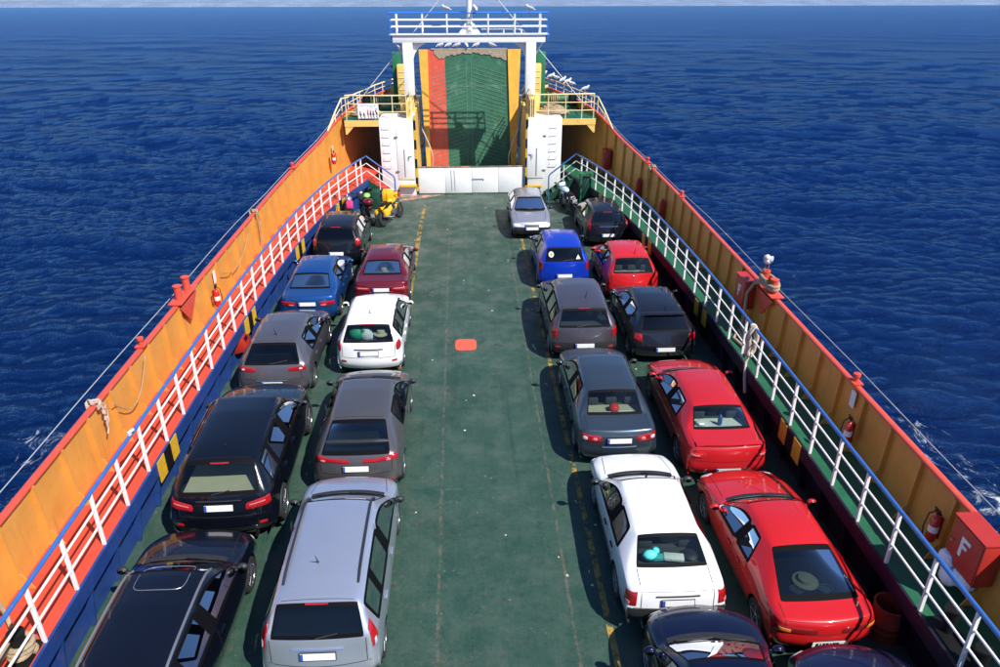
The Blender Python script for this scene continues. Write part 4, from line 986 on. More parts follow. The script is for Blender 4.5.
CARS = [
 # left outer row, from the camera towards the bow
 spec('estate', 4.75, 1.86, 1.47, -5.10, 6.35, 0, name='estate_car', paint='p_black', label='glossy black estate car with silver roof rails and a sunroof outline', rails=(.66, .9, 3.05, 'steel'), sunroof=(2.45, 3.15, .42), seat='seat_beige', side_glass='glass', pz=.75, lights=[dict(a=(5, 62), z=(.76, .90, .78, .92))], aerial=(0, 3.3, .12, 50), rim='seven', hr=.02),
 spec('suv', 4.85, 1.97, 1.75, -5.02, 11.27, 1.2, name='sport_utility_vehicle', cat='SUV', paint='p_black_suv', label='big black SUV with a beige cabin seen through its rear window', rails=(.70, .9, 3.0, 'p_black_suv'), seat='seat_beige', shelf_mat='seat_beige', rear_glass='glass', side_glass='glass',
   pz=.93, lights=[dict(a=(-26, 66), z=(.86, .99, .92, 1.10), r=.25, **{'in': [dict(a=(-20, 50), z=(.93, .955, 1.0, 1.03), m='tail_pink', r=.1)]})], reflectors=.56, trim_cols=1, bump_crease=.35, exhaust=(-.62, .62), rwiper=(-.12, .20), brake3=1.60, aerial=(0, 1.0, .05, 60), rim='five', chrome_strip=1.05, strip_mat='trim'),
 spec('hatch', 4.10, 1.84, 1.46, -5.22, 16.66, 0, name='hatchback_car', paint='p_grey', label='mid grey hatchback standing between the black SUV and the blue saloon', zg=.96, yg=.16, yre=.66, wr=.59, tail=.17, lights=[dict(a=(-30, 56), z=(.80, .90, .81, .93), r=.35, **{'in': [dict(a=(22, 40), z=(.835, .885, .84, .89), r=1.)]})], pz=.52, rwiper=(-.05, .38), aerial=(0, .95, .26, 30), exhaust=(.5,), chrome_strip=.60),
 spec('sedan', 4.42, 1.76, 1.41, -5.13, 21.00, 0, name='sedan_car', paint='p_blue', label='metallic blue saloon with square red tail lamps and a pale plate', pz=.76, lights=[dict(a=(-24, 52), z=(.68, .82, .69, .82), r=.2, **{'in': [dict(a=(-20, 8), z=(.69, .74, .69, .74), m='tail_pink', r=.2)]})], rear_glass='glass_mid', seat='seat', aerial=None),
 spec('hatch', 4.00, 1.82, 1.55, -4.98, 25.80, 0, name='hatchback_car', paint='p_darkblack', label='almost black tall hatchback with whitish red rear lamps behind the two motorcycles', zg=1.02, yg=.14, yre=.46, wr=.62, zb=.95, zbr=1.0, lights=[dict(a=(30, 72), z=(.82, 1.10, .86, 1.12), m='tail', r=.5, **{'in': [dict(a=(44, 60), z=(.98, 1.08, .98, 1.08), m='tail_pink', r=.6)]})], pz=.60, rear_glass='glass_dark', brake3=True, rails=(.62, .7, 2.6, 'trim')),
 # left inner row
 spec('mpv', 4.50, 1.83, 1.62, -2.60, 7.98, 0, name='people_carrier', cat='people carrier', paint='p_silver', label='silver people carrier with black roof rails and tall lamps beside the rear window', rails=(.62, .75, 3.0, 'trim'), wr=.655, zg=1.06, yre=.40, lights=[dict(a=(44, 74), z=(.80, 1.16, .92, 1.26), r=.35, **{'in': [dict(a=(52, 62), z=(.84, .98, .84, 1.0), r=.3)]})], pz=.80, chrome_strip=.90, brake3=1.50, rwiper=(-.02, .30), aerial=(-.10, 1.15, .26, 30), rear_glass='glass_dark'),
 spec('hatch', 4.30, 1.86, 1.44, -2.63, 12.66, 0, name='hatchback_car', paint='p_graphite', label='dark grey hatchback with a split rear window and one red lamp bar across its tail', zg=1.0, yg=.14, yre=.98, yc1=1.30, zre=1.36, wr=.60, tail=.20, belt_crease=.2, ycw=3.40, yrf=2.62, yb=2.06, lights=[dict(a=(-55, 60), z=(.845, .93, .88, 1.0), r=.06, **{'in': [dict(a=(8, 30), z=(.87, .92, .88, .93), m='tail_pink', r=.2)]})], pz=.74, spoiler=(.40, 1.09, .66, .07, .03), spoiler_mat='trim', reflectors=.40, rear_glass='glass_mid', three=True, rim='seven', yrs=1.38, shelf_mat='seat', hr=.03),
 spec('estate', 4.12, 1.78, 1.52, -2.93, 17.72, 0, name='small_estate_car', paint='p_white', label='white small estate car with black roof rails and bags piled behind its rear window', rails=(.74, .7, 2.5, 'trim'), zg=1.02, yg=.12, yre=.42, yc1=.95, wr=.62, lights=[dict(a=(36, 72), z=(.76, 1.02, .84, 1.06), r=.6)], pz=.74, reflectors=.50, brake3=True, rwiper=(-.20, .22), aerial=(0, .95, .18, 35), rear_glass='glass', chrome_strip=.84, strip_mat='trim', tail=.20),
 spec('sedan', 4.40, 1.76, 1.41, -3.02, 22.05, 0, name='sedan_car', paint='p_maroon', label='maroon saloon with grey headrests showing in its rear window', pz=.74, lights=[dict(a=(-26, 54), z=(.70, .80, .70, .82), m='tail', r=.2, **{'in': [dict(a=(-22, 40), z=(.755, .795, .76, .805), m='tail_pink', r=.15)]})], rear_glass='glass', seat='seat', shelf_mat='seat', tail=.11, hr=.04, chrome_strip=.66, strip_mat='p_red'),
 # right inner row
 spec('hatch', 4.35, 1.78, 1.42, 3.20, 4.62, -2, name='hatchback_car', paint='p_navy', label='dark navy car cut off by the lower edge, its windscreen facing the white saloon ahead', pz=.7, nose=.30, wr=.60, lid_crease=.2, side_glass='glass'),
 spec('sedan', 4.24, 1.70, 1.41, 3.03, 8.88, 0, name='sedan_car', paint='p_white', label='white boxy saloon with dark grey bumpers and wedge shaped red lamps', zt=.93, yg=.50, zg=1.0, yre=.98, yc1=1.20, yre_b=.88, yc1_b=1.06, yrs=1.14, tail=.07, nose=.08, zbu=.58, trim_cols=2, trim_cols_f=2, rub=True, ledge=False, pz=.72, lights=[dict(a=(26, 66), z=(.64, .90, .62, .84), r=.05, x=.50, **{'in': [dict(a=(40, 54), z=(.65, .72, .64, .71), m='tail_pink', r=.2)]})], rear_glass='glass', shelf_mat='seat', aerial=(.0, 2.62, .34, 48), chrome_strip=.83, strip_mat='trim', exhaust=(-.52,), rim='hub', belt_crease=.6, bump_crease=.8, wr=.60, mirror='trim', handle='trim', plate_band=True, tg=.70, three=False),
 spec('sedan', 4.55, 1.77, 1.46, 2.93, 13.42, 0, name='sedan_car', paint='p_bluegrey', label='blue grey saloon with twin round white lenses in its red tail lamps', pz=.76, lights=[dict(a=(-22, 60), z=(.71, .86, .72, .90), r=.35, **{'in': [dict(a=(26, 46), z=(.745, .85, .75, .855), r=1.), dict(a=(-10, 10), z=(.74, .83, .74, .83), m='tail_pink', r=1.)]})], rear_glass='glass', shelf_mat='seat_beige', tail=.16, wr=.61, yg=.66, chrome_strip=.60),
 spec('mpv', 4.28, 1.90, 1.60, 2.90, 18.32, 0, name='people_carrier', cat='people carrier', paint='p_warmgrey', label='warm dark grey people carrier with a lilac tailgate and black lower bumper', trim_cols=2, yre=.42, lights=[dict(a=(30, 70), z=(.74, 1.0, .82, 1.06), r=.4)], reflectors=.48, pz=.56, brake3=True, rwiper=(-.22, .12), aerial=(.12, 1.0, .30, 32), rear_glass='glass', belt_crease=.2, shelf_mat='seat'),
 spec('hatch', 3.86, 1.76, 1.55, 2.96, 23.42, 0, name='hatchback_car', paint='p_brightblue', label='bright blue tall hatchback with round and triangular stickers on its rear window', zg=1.02, yg=.10, yre=.36, wr=.63, zb=.94, zbr=1.0, lights=[dict(a=(38, 74), z=(.70, 1.02, .74, 1.02), r=.25)], pz=.56, rwiper=(-.05, .30), rear_glass='glass_mid', mirror='trim'),
 # right outer row
 spec('hatch', 4.20, 1.76, 1.42, 5.22, 3.90, 0, name='hatchback_car', paint='p_indigo', label='indigo blue car whose bonnet alone shows at the lower edge beside the red barrel', nose=.30, lid_crease=.15),
 spec('hatch', 4.36, 1.75, 1.33, 5.20, 8.22, 1.5, name='liftback_coupe', paint='p_red', label='red low liftback coupe with a large black rear window', doors=5, zt=.86, yt=.02, yg=.42, zg=.90, yre=1.35, zre=1.27, yc1=1.60, yre_b=1.05, yc1_b=1.36, wr=.56, ycw=3.05, yrf=2.45, yb=1.98, zcw=.90, zhf=.66, zb=.82, zbr=.86, tail=.20, nose=.22, lid_crease=.2, belt_crease=.2, lights=[dict(a=(-40, 58), z=(.62, .73, .62, .75), m='tail_dark', r=.2, **{'in': [dict(a=(12, 50), z=(.63, .72, .635, .735), m='amber', r=.3)]})], pz=.45, ptext=[.045, .02, .04, .042, .02, .045, .04], plate_band=False, rear_glass='glass_mid', shelf_mat='plastic', yrs=1.62, rw=.29, three=False, xg4=.86, xg5=.76, mirror='p_red', side_glass='glass', rwiper=None),
 spec('sedan', 4.50, 1.76, 1.40, 5.13, 12.75, 0, name='sedan_car', paint='p_red_deep', label='red saloon with a raised boot spoiler and pinkish tail lamps', yg=.66, pz=.42, lights=[dict(a=(8, 56), z=(.70, .80, .70, .81), m='p_red_bright', r=.15, **{'in': [dict(a=(14, 50), z=(.725, .775, .725, .78), m='tail_pink', r=.3)]})], spoiler=(.06, .965, .70, .13, .01), rear_glass='glass', shelf_mat='cloth_white', tail=.15, tg=.82, three=False, exhaust=(-.45,), lid_crease=.2),
 spec('hatch', 4.15, 1.82, 1.43, 5.08, 18.06, 0, name='hatchback_car', paint='p_darkgrey', label='charcoal hatchback with glossy red square lamps just behind the red hatchback', zg=.96, yg=.16, yre=.56, wr=.60, tail=.17, lights=[dict(a=(18, 64), z=(.72, .92, .74, .94), r=.3)], pz=.52, rear_glass='glass_dark', aerial=(.1, .8, .14, 35), mirror='trim', plate_band=True, spoiler=(.46, 1.32, .60, .16, .0)),
 spec('hatch', 3.80, 1.76, 1.52, 5.06, 22.30, 0, name='hatchback_car', paint='p_red_bright', label='bright red rounded hatchback with a light patch in its rear window', zg=1.0, yg=.14, yre=.50, wr=.60, tail=.22, nose=.24, lid_crease=.15, belt_crease=.15, lights=[dict(a=(40, 74), z=(.62, .96, .70, .98), m='p_red_deep', r=.5, **{'in': [dict(a=(46, 66), z=(.70, .90, .74, .92), m='tail', r=.6)]})], pz=.58, rwiper=(-.02, .34), badge=.90, rear_glass='glass', shelf_mat='seat_beige', aerial=(.12, .75, .22, 30)),
 spec('hatch', 4.02, 1.74, 1.44, 5.16, 27.48, 0, name='hatchback_car', paint='p_ink', label='black hatchback with tall triangular red lamps parked behind the white motorcycle', zg=1.0, yg=.12, yre=.50, wr=.58, tail=.18, lights=[dict(a=(34, 72), z=(.74, .98, .78, 1.20), r=.15)], pz=.56, rear_glass='glass_dark', brake3=True, chrome_strip=.88, side_glass='glass'),
]
carobj = {}
for S in CARS:
    if S.get('aerial') is None: S.pop('aerial', None)
    root_, hit_ = build_car(S); carobj[S['label']] = root_
    if S['paint'] == 'p_brightblue':
        for x, z, n_ in ((-.44, 1.24, 20), (.46, 1.14, 3)):
            hs = [hit_((x+.085*math.cos(a+1.57), -3, z+.085*math.sin(a+1.57)), (0, 1, 0)) for a in np.linspace(0, 2*math.pi, n_, endpoint=False)]
            MB().add([h[0]+h[1]*.006-Vector((0, S['L']/2, 0)) for h in hs], [tuple(range(n_))]).build('sticker', 'foam_white', root_)
        hs = [hit_((-.44+.05*math.cos(a), -3, 1.24+.05*math.sin(a)), (0, 1, 0)) for a in np.linspace(0, 2*math.pi, 14, endpoint=False)]
        MB().add([h[0]+h[1]*.009-Vector((0, S['L']/2, 0)) for h in hs], [tuple(range(14))]).build('sticker', 'orange_cloth', root_)
# the one car that faces the camera
S = spec('hatch', 3.82, 1.60, 1.38, 0, 0, name='hatchback_car', paint='p_oldsilver', label='old silver hatchback facing the camera beside the white gate', zhf=.72, zcw=.92, nose=.08, yrf=2.18, yb=1.62, yc1=.8, doors=5, trim_cols_f=2, rub=True, head=[dict(a=(8, 60), z=(.56, .66, .58, .67))], lights=[dict(a=(30, 60), z=(.7, .9, .7, .9))], pzf=.50, plate_band=True, rim='hub', bump_crease=.7, grw=.26, wr=.60, mirror='trim', seat='seat')
S['loc'] = (2.30, 28.60+1.91, 0); S['rz'] = math.pi
build_car(S)

# ------------------------------------------------------------------ the bow: lockers, gate, ramp, gantry, platforms
# white lockers either side of the ramp opening
for s in (-1, 1):
    lr = side_words(s)[0]
    t = thing('deck_locker', ('tall white locker with a yellow step and pipe rungs' if s < 0 else 'tall white locker with a grey inset door and pipe rungs')+f' beside the {"red" if s < 0 else "green"} stairs', 'locker', (s*3.42, 36.0, 0))
    def loc(p): return (p[0]-s*3.42, p[1]-36.0, p[2])
    x0, x1, H_ = 2.64, 4.20, 3.55
    MB().hexa([loc((s*x0, 35.34, 0)), loc((s*x1, 35.30, 0)), loc((s*x1, 36.9, 0)), loc((s*x0, 36.9, 0))], [loc((s*x0, 35.34, H_)), loc((s*x1, 35.30, H_)), loc((s*x1, 36.9, H_)), loc((s*x0, 36.9, H_))]).build('cabinet', 'white_paint', t, bev=.02)
    # door leaf, hinges, lever
    dx = 3.06 if s < 0 else 3.0
    MB().box(loc((s*dx, 35.31, 1.95)), (.78, .035, 2.35)).build('door', 'white_paint', t, bev=.012)
    for z in (1.15, 2.75): MB().box(loc((s*(dx+.40), 35.285, z)), (.16, .03, .06)).build('hinge', 'steel', t)
    MB().tube([loc((s*(dx-.32), 35.28, 1.9)), loc((s*(dx-.16), 35.24, 1.9)), loc((s*(dx-.16), 35.24, 1.72))], .018, 6).build('door_handle', 'steel', t)
    MB().tube([loc((s*(dx+.05), 35.27, .9)), loc((s*(dx+.05), 35.27, 2.2))], .012, 6).build('lock_rod', 'steel', t)
    for k in range(6):
        z = 3.25-k*.36; xr = 3.86
        MB().tube([loc((s*(xr-.17), 35.31, z+.05)), loc((s*(xr-.17), 35.2, z)), loc((s*(xr+.17), 35.2, z)), loc((s*(xr+.17), 35.31, z+.05))], .012, 6).build('rung', 'white_rail', t)
    if s < 0: MB().box(loc((-2.98, 35.2, .50)), (.78, .26, .07)).build('step', 'yellow', t)
    else: MB().box(loc((2.98, 35.22, .40)), (.7, .1, .07)).build('step', 'yellow', t)
    for k in range(8):
        MB().box(loc((s*2.585, 35.36, .30+.44*k)), (.10, .09, .22)).build('warning_band', 'black' if k % 2 else 'yellow', t)
        MB().box(loc((s*2.585, 35.36, .52+.44*k)), (.10, .09, .22)).build('warning_band', 'yellow' if k % 2 else 'black', t)
# low white gate
t = thing('gate', 'low white steel gate across the ramp opening with a centre latch', 'gate', (0, 35.5, 0))
for k, (xa, xb) in enumerate(((-2.52, -1.27), (-1.26, -.005), (.005, 1.26), (1.27, 2.52))):
    MB().box(((xa+xb)/2, 0, .66), (xb-xa, .06, 1.24)).build('panel', 'white_paint', t, bev=.012)
MB().box((0, 0, 1.30), (5.04, .10, .035)).build('top_rail', 'pink_wash', t)
MB().tube([(.02, -.05, .72), (.55, -.05, .72), (.55, -.05, .66)], .02, 6).build('latch', 'steel', t)
for x in (-.95, -.8): MB().tube([(x, -.04, .15), (x-.03, -.045, 1.15)], .008, 5).build('drain_mark', 'steel', t)
for x in (-2.4, -1.2, 0, 1.2, 2.4): MB().box((x, .12, .6), (.07, .14, 1.18)).build('stay', 'white_paint', t)

# side walls of the ramp trunk
for s in (-1, 1):
    b = MB(); y0, y1 = 36.9, 42.0
    b.hexa([(s*2.62, y0, -.05), (s*2.78, y0, -.05), (s*2.78, y1, -.2), (s*2.62, y1, -.2)], [(s*2.62, y0, 3.56), (s*2.78, y0, 3.56), (s*2.78, y1, 3.56), (s*2.62, y1, 3.56)])
    o = b.build('trunk_wall', 'yellow_ship'); tag(o, f'cream yellow steel side wall of the ramp opening under the {"left" if s < 0 else "right"} gantry leg', 'wall')
# raised ramp
RA, RB = Vector((0, 39.75, .0)), Vector((0, 40.05, 6.04)); RD = (RB-RA); RL = RD.length; RD.normalize(); RN = Vector((0, -RD.z, RD.y))   # RN faces the camera
def rp(x, h, off=0.): p = RA+RD*h+RN*off; return (x, p.y, p.z)
t = thing('bow_ramp', 'raised bow ramp painted green with a red stripe and yellow edges', 'ramp', tuple(RA))
def lr_(p): return (p[0]-RA.x, p[1]-RA.y, p[2]-RA.z)
def slab(x0, x1, h0, h1, o0, o1, nm, m_, par=t):
    return MB().hexa([lr_(rp(x0, h0, o0)), lr_(rp(x1, h0, o0)), lr_(rp(x1, h0, o1)), lr_(rp(x0, h0, o1))], [lr_(rp(x0, h1, o0)), lr_(rp(x1, h1, o0)), lr_(rp(x1, h1, o1)), lr_(rp(x0, h1, o1))]).build(nm, m_, par)
M['ramp_green'] = mat('ramp_green', (.040, .150, .088), .5, var=.3, scale=2.2, dirt=(.22, .27, .20), dirt_amt=.75, dscale=1.1, bump=.3, bscale=20)
M['ramp_red'] = mat('ramp_red', (.68, .10, .06), .5, var=.15, scale=3, dirt=(.7, .45, .35), dirt_amt=.5, dscale=2.2)
M['ramp_yellow'] = mat('ramp_yellow', (.80, .45, .06), .5, var=.15, scale=3, dirt=(.4, .28, .1), dirt_amt=.5, dscale=2.5)
slab(-2.34, 2.34, -.4, RL, -.30, 0, 'plate', 'ramp_green')
def taper(xb0, xb1, xt0, xt1, o0, o1, nm, m_):
    return MB().hexa([lr_(rp(xb0, -.4, o0)), lr_(rp(xb1, -.4, o0)), lr_(rp(xb1, -.4, o1)), lr_(rp(xb0, -.4, o1))], [lr_(rp(xt0, RL+.02, o0)), lr_(rp(xt1, RL+.02, o0)), lr_(rp(xt1, RL+.02, o1)), lr_(rp(xt0, RL+.02, o1))]).build(nm, m_, t)
taper(-2.12, -1.14, -2.06, -1.24, .001, .006, 'red_stripe', 'ramp_red')
taper(-2.30, -2.12, -2.50, -2.06, -.05, .10, 'edge_strip', 'ramp_yellow'); taper(2.14, 2.34, 1.92, 2.58, -.05, .10, 'edge_strip', 'ramp_yellow')
b = MB()     # herringbone grip bars
for k in range(34):
    h = .1+k*.19
    for sg, xa, xb in ((-1, -1.95, -.18), (1, .12, 1.85)):
        n_ = 1; ha, hb = h, h+.52*abs(xb-xa)/1.75
        if sg < 0: pa, pb = (xa, h), (xb, hb)
        else: pa, pb = (xa, hb), (xb, h)
        if max(pa[1], pb[1]) > RL-.65 or min(pa[1], pb[1]) < 0: continue
        w_ = .010
        q = [(pa[0], pa[1]-w_), (pb[0], pb[1]-w_), (pb[0], pb[1]+w_), (pa[0], pa[1]+w_)]
        b.hexa([lr_(rp(u, v, .001)) for u, v in q], [lr_(rp(u, v, .016)) for u, v in q])
M['grip'] = mat('grip_bar', (.13, .27, .18), .6, var=.3, scale=8, dirt=(.45, .45, .38), dirt_amt=.8, dscale=2.5)
b.build('grip_bars', 'grip', t)
for x in (-.15, .10): slab(x-.012, x+.012, 0, RL-.5, .001, .012, 'seam', 'grip')
slab(-1.24, 1.9, 4.3, 4.33, .001, .010, 'seam', 'grip')
b = MB(); n_ = 40; vs = []     # bare worn lip along the top edge, its lower border bowed
for k in range(n_+1):
    u = k/n_; x = -1.75+u*3.62; bow = .36*abs(2*u-1)**1.8; low = RL-.15-bow+.03*math.sin(k*2.1)+.03*math.sin(k*.9)
    if u < .10: low = RL-.15-.36+(.10-u)*3.2
    vs += [lr_(rp(x, min(low, RL-.03), .034)), lr_(rp(x, RL+.01, .034))]
b.add(vs, [(2*i, 2*i+2, 2*i+3, 2*i+1) for i in range(n_)]); b.build('worn_lip', 'tan', t)
slab(-1.9, 1.9, RL-.0, RL+.06, -.30, .04, 'lip_bar', 'tan')
# chains that hold the ramp, hanging inside the trunk
for s in (-1, 1):
    pts = []
    for k in range(60):
        u = k/59; pts.append((s*(2.56-.12*math.sin(u*math.pi)), 37.2+3.0*u, 4.3-3.6*u-1.1*math.sin(u*math.pi)*.5+.5*u))
    b = MB()
    for k in range(0, 59):
        a, c = Vector(pts[k]), Vector(pts[k+1]); d = (c-a); m_ = (a+c)/2; sd = Vector((1, 0, 0)) if k % 2 else d.cross(Vector((1, 0, 0))).normalized()
        d.normalize(); ring = [m_+d*.055*math.cos(q)*1.15+sd*.034*math.sin(q) for q in np.linspace(0, 2*math.pi, 8, endpoint=False)]
        b.tube(ring, .013, 5, closed=True)
    o = b.build('ramp_chain', mat('rusty_chain', (.22, .12, .05), .8, var=.4, scale=20)); tag(o, f'rusty chain hanging in the ramp opening beside the {"red stripe" if s < 0 else "right yellow edge"} of the ramp', 'chain')
    b = MB(); pts = [(s*(2.45-.5*math.sin(math.pi*u)), 38.6+.8*u, 2.6*(1-u)**1.5-.1) for u in np.linspace(0, 1, 14)]
    b.tube(pts, .03, 7); o = b.build('ramp_rope', 'cable'); tag(o, f'white rope slack against the foot of the ramp on the {"red striped" if s < 0 else "shadowed green"} side', 'rope')

# forecastle platforms each side with their yellow rails
ZP = 3.5
for s in (-1, 1):
    lr = 'left' if s < 0 else 'right'
    t = thing('bow_platform', f'yellow edged raised deck above the {lr} locker with winch gear on it', 'platform', (s*4.2, 38, ZP))
    def loc(p): return (p[0]-s*4.2, p[1]-38, p[2]-ZP)
    ys = [35.36, 36, 36.6, 37.2, 38, 39, 40, 41, 41.6]
    def ox(y):
        f = foot(y); cx, cz = capx(y); tt = (ZP-.05-ZW)/max(cz-ZW, .1); return f+(cx-f)*min(tt, 1)-.02
    b = MB()
    for y in ys:
        o_ = min(ox(y), 5.75 if y < 36 else 9); b.v += [loc((s*2.80, y, ZP)), loc((s*o_, y, ZP)), loc((s*2.80, y, ZP-.08)), loc((s*o_, y, ZP-.08))]
    for k in range(len(ys)-1):
        a, c = 4*k, 4*k+4; b.f += [[a, a+1, c+1, c], [a+2, c+2, c+3, a+3], [a, c, c+2, a+2], [a+1, a+3, c+3, c+1]]; b.m += [0]*4
    b.v = b.v; b.f += [[0, 2, 3, 1]]; b.m += [0]
    b.build('deck_plate', 'green_walk', t)
    xo = min(ox(35.36), 5.75)
    MB().box(loc((s*(4.2+xo)/2, 35.33, ZP-.13)), (xo-4.2, .06, .27)).build('edge_beam', 'yellow_ship', t)
    p = [(xo-.02, ZP-.26), (xo-.02, ZP-.62), (xo-.09, ZP-.62), (xo-.42, ZP-.26)]
    v = [loc((s*q[0], 35.32, q[1])) for q in p]+[loc((s*q[0], 35.38, q[1])) for q in p]
    MB().add(v, [(0, 1, 2, 3), (7, 6, 5, 4)]+[(i, (i+1) % 4, 4+(i+1) % 4, 4+i) for i in range(4)]).build('gusset', 'yellow_ship', t)
    # inner low wall and leg base
    MB().box(loc((s*2.86, 36.9, ZP+.42)), (.10, 2.9, .84)).build('inner_wall', 'yellow_ship', t, bev=.01)
    MB().box(loc((s*3.0, 37.2, ZP+.42)), (.55, 1.0, .83)).build('leg_base', 'yellow_ship', t, bev=.02)
    MB().box(loc((s*3.45, 40.9, ZP+.35)), (1.25, .12, .72)).build('back_wall', 'yellow_ship', t, bev=.01)
    # railing: front rail, cap rail
    t = thing('platform_railing', f'cream yellow railing round the raised deck above the {lr} locker', 'railing', (s*4.2, 38, ZP))
    fr = [(s*2.92, 35.42), (s*3.55, 35.42), (s*4.35, 35.42), (s*5.1, 35.42), (s*5.66, 35.5)]
    for h, r in ((1.07, .03), (.72, .02), (.36, .02)):
        if h < 1: MB().tube([loc((x, y, ZP+h)) for x, y in fr], r, 6).build('mid_rail', 'rail_cream', t)
    for x, y in fr: MB().tube([loc((x, y, ZP)), loc((x, y, ZP+1.07))], .024, 6).build('post', 'rail_cream', t)
    top = []; posts = []
    for y in (34.2, 35.2, 36.0, 36.7, 37.3, 38.0, 38.8, 39.6, 40.4, 41.2, 41.9):
        cx, cz = capx(y); zt_ = max(cz+.06, min(cz+.75, 4.32+.03*(y-37)) if y > 36.6 else cz+.06+.95*max(0, (y-34.2))/2.5)
        if y > 39: zt_ = 4.42+.02*(y-39)
        top.append((s*(cx-.02), y, zt_)); posts.append((cx, y, cz, zt_))
    MB().tube([loc(p) for p in top]+[loc((s*3.2, 42.0, 4.5))], .034, 8).build('top_rail', 'rail_cream', t)
    MB().tube([loc((p[0], p[1], (p[2]+q[2]+.05)/2)) for p, q in zip(top, posts)], .02, 6).build('mid_rail', 'rail_cream', t)
    for cx, y, cz, zt_ in posts[1:]: MB().tube([loc((s*(cx-.02), y, cz+.04)), loc((s*(cx-.02), y, zt_))], .026, 6).build('post', 'rail_cream', t)
    MB().tube([loc(top[4]), loc((s*5.66, 35.5, ZP+1.08)), loc((s*2.92, 35.42, ZP+1.07))], .03, 8).build('top_rail', 'rail_cream', t)
    for y in (35.42, 36.3, 37.3, 38.2): MB().tube([loc((s*2.74, y, ZP-.05)), loc((s*2.74, y, ZP+1.2))], .026, 6).build('post', 'rail_cream', t)
    for h in (1.2, .8, .45): MB().tube([loc((s*2.74, 35.42, ZP+h)), loc((s*2.74, 38.2, ZP+h)), loc((s*2.6, 39.0, ZP+h*.6))], .026, 6).build('inner_rail', 'rail_cream', t)
    # hydraulic tower behind the gantry leg
    t = thing('hydraulic_tower', f'green tower with a cream panelled box behind the {lr} gantry leg', 'tower', (s*3.4, 40.2, ZP))
    MB().box((s*.22, .15, 1.2), (.48, .5, 2.42)).build('tower', 'green_paint', t, bev=.03)
    MB().box((s*-.12, -.45, .95), (.62, .55, 1.9)).build('box', 'yellow_ship', t, bev=.02)
    for k in range(5): MB().box((s*-.12, -.735, .45+k*.28), (.5, .02, .025)).build('slat', 'rail_cream', t)
    MB().box((s*.49, .1, 1.75), (.10, .16, .2)).build('side_lamp', 'tail', t, bev=.02)
    # winch and coiled rope
    t = thing('mooring_winch', f'green mooring winch on the raised {lr} deck', 'winch', (s*4.3, 38.3, ZP))
    MB().lathe([(.34, -.5), (.34, -.44), (.17, -.42), (.17, .42), (.34, .44), (.34, .5)], axis='X', n=20, c=(0, 0, .42)).build('drum', 'green_paint', t)
    MB().box((0, 0, .06), (1.3, .6, .12)).build('bed', 'green_paint', t, bev=.01); MB().box((s*.75, 0, .4), (.35, .5, .6)).build('gearbox', 'black', t, bev=.03)
    b = MB(); pts = []
    for k in range(130): a = k*.38; r = .19+.10*math.sin(k*.05)+.02*random.random(); pts.append((-.38+.76*(k/129), r*math.cos(a), .42+r*math.sin(a)))
    b.tube(pts, .03, 5); b.build('rope', 'rope', t)
    b = MB(); pts = []
    for k in range(160): a = k*.42; r = .52-.0022*k+.04*math.sin(k*.7); pts.append((r*1.5*math.cos(a), r*math.sin(a), .04+.0022*k+.03*abs(math.sin(k*1.1))))
    b.tube(pts, .042, 6); o = b.build('rope_coil', 'rope', None, (s*(3.9 if s > 0 else 4.9), 36.6, ZP)); tag(o, f'heap of coiled tan mooring rope on the raised {lr} deck', 'rope')

# gantry with mast
t = thing('gantry', 'white gantry portal with a railed catwalk and a mast above the ramp', 'gantry', (0, 36.85, ZP+.10), 0)
def loc(p): return (p[0], p[1]-37.2, p[2]-ZP)
for s in (-1, 1):
    MB().box(loc((s*2.80, 37.0, 5.47)), (.46, .42, 2.3)).build('leg', 'white_paint', t, bev=.02)
    p = [(2.59, 6.61), (2.59, 5.85), (2.50, 6.12), (2.30, 6.38), (1.92, 6.61)]
    v = [loc((s*q[0], 37.0, q[1])) for q in p]+[loc((s*q[0], 37.4, q[1])) for q in p]
    MB().add(v, [(0, 1, 2, 3, 4), (9, 8, 7, 6, 5)]+[(i, (i+1) % 5, 5+(i+1) % 5, 5+i) for i in range(5)]).build('knee', 'white_paint', t)
    MB().tube([loc((s*3.4, 37.2, 6.62)), loc((s*3.02, 37.2, 6.0))], .03, 6).build('brace', 'white_rail', t)
    MB().tube([loc((s*2.62, 37.2, 4.4)), loc((s*2.62, 36.92, 4.4)), loc((s*2.62, 36.92, 6.5))], .02, 6).build('cable_pipe', 'white_rail', t)
MB().box(loc((0, 37.0, 6.765)), (6.9, .42, .33)).build('beam', 'white_paint', t, bev=.02)
MB().box(loc((0, 37.0, 6.95)), (7.2, .56, .035)).build('catwalk', 'white_paint', t)
for sy in (-.46, .06):
    for x in (-3.25, -2.1, -1.0, .85, 2.05, 3.2): MB().tube([loc((x, 37.2+sy, 6.96)), loc((x, 37.2+sy, 7.82))], .032, 8).build('post', 'white_rail', t)
    for h in (.30, .58): MB().tube([loc((-3.5, 37.2+sy, 6.97+h)), loc((3.5, 37.2+sy, 6.97+h))], .026, 8).build('mid_rail', 'white_rail', t)
M['bright_blue'] = mat('bright_blue_rail', (.02, .16, .62), .35)
MB().tube([loc((-3.55, 36.73, 6.7)), loc((-3.55, 36.73, 7.84)), loc((3.55, 36.73, 7.84)), loc((3.55, 36.73, 6.7))], .03, 8).build('top_rail', 'bright_blue', t)
MB().tube([loc((-3.55, 37.27, 6.7)), loc((-3.55, 37.27, 7.84)), loc((3.55, 37.27, 7.84)), loc((3.55, 37.27, 6.7))], .03, 8).build('top_rail', 'bright_blue', t)
for s in (-1, 1): MB().tube([loc((s*3.55, 36.73, 7.84)), loc((s*3.55, 37.27, 7.84))], .03, 8).build('top_rail', 'bright_blue', t)
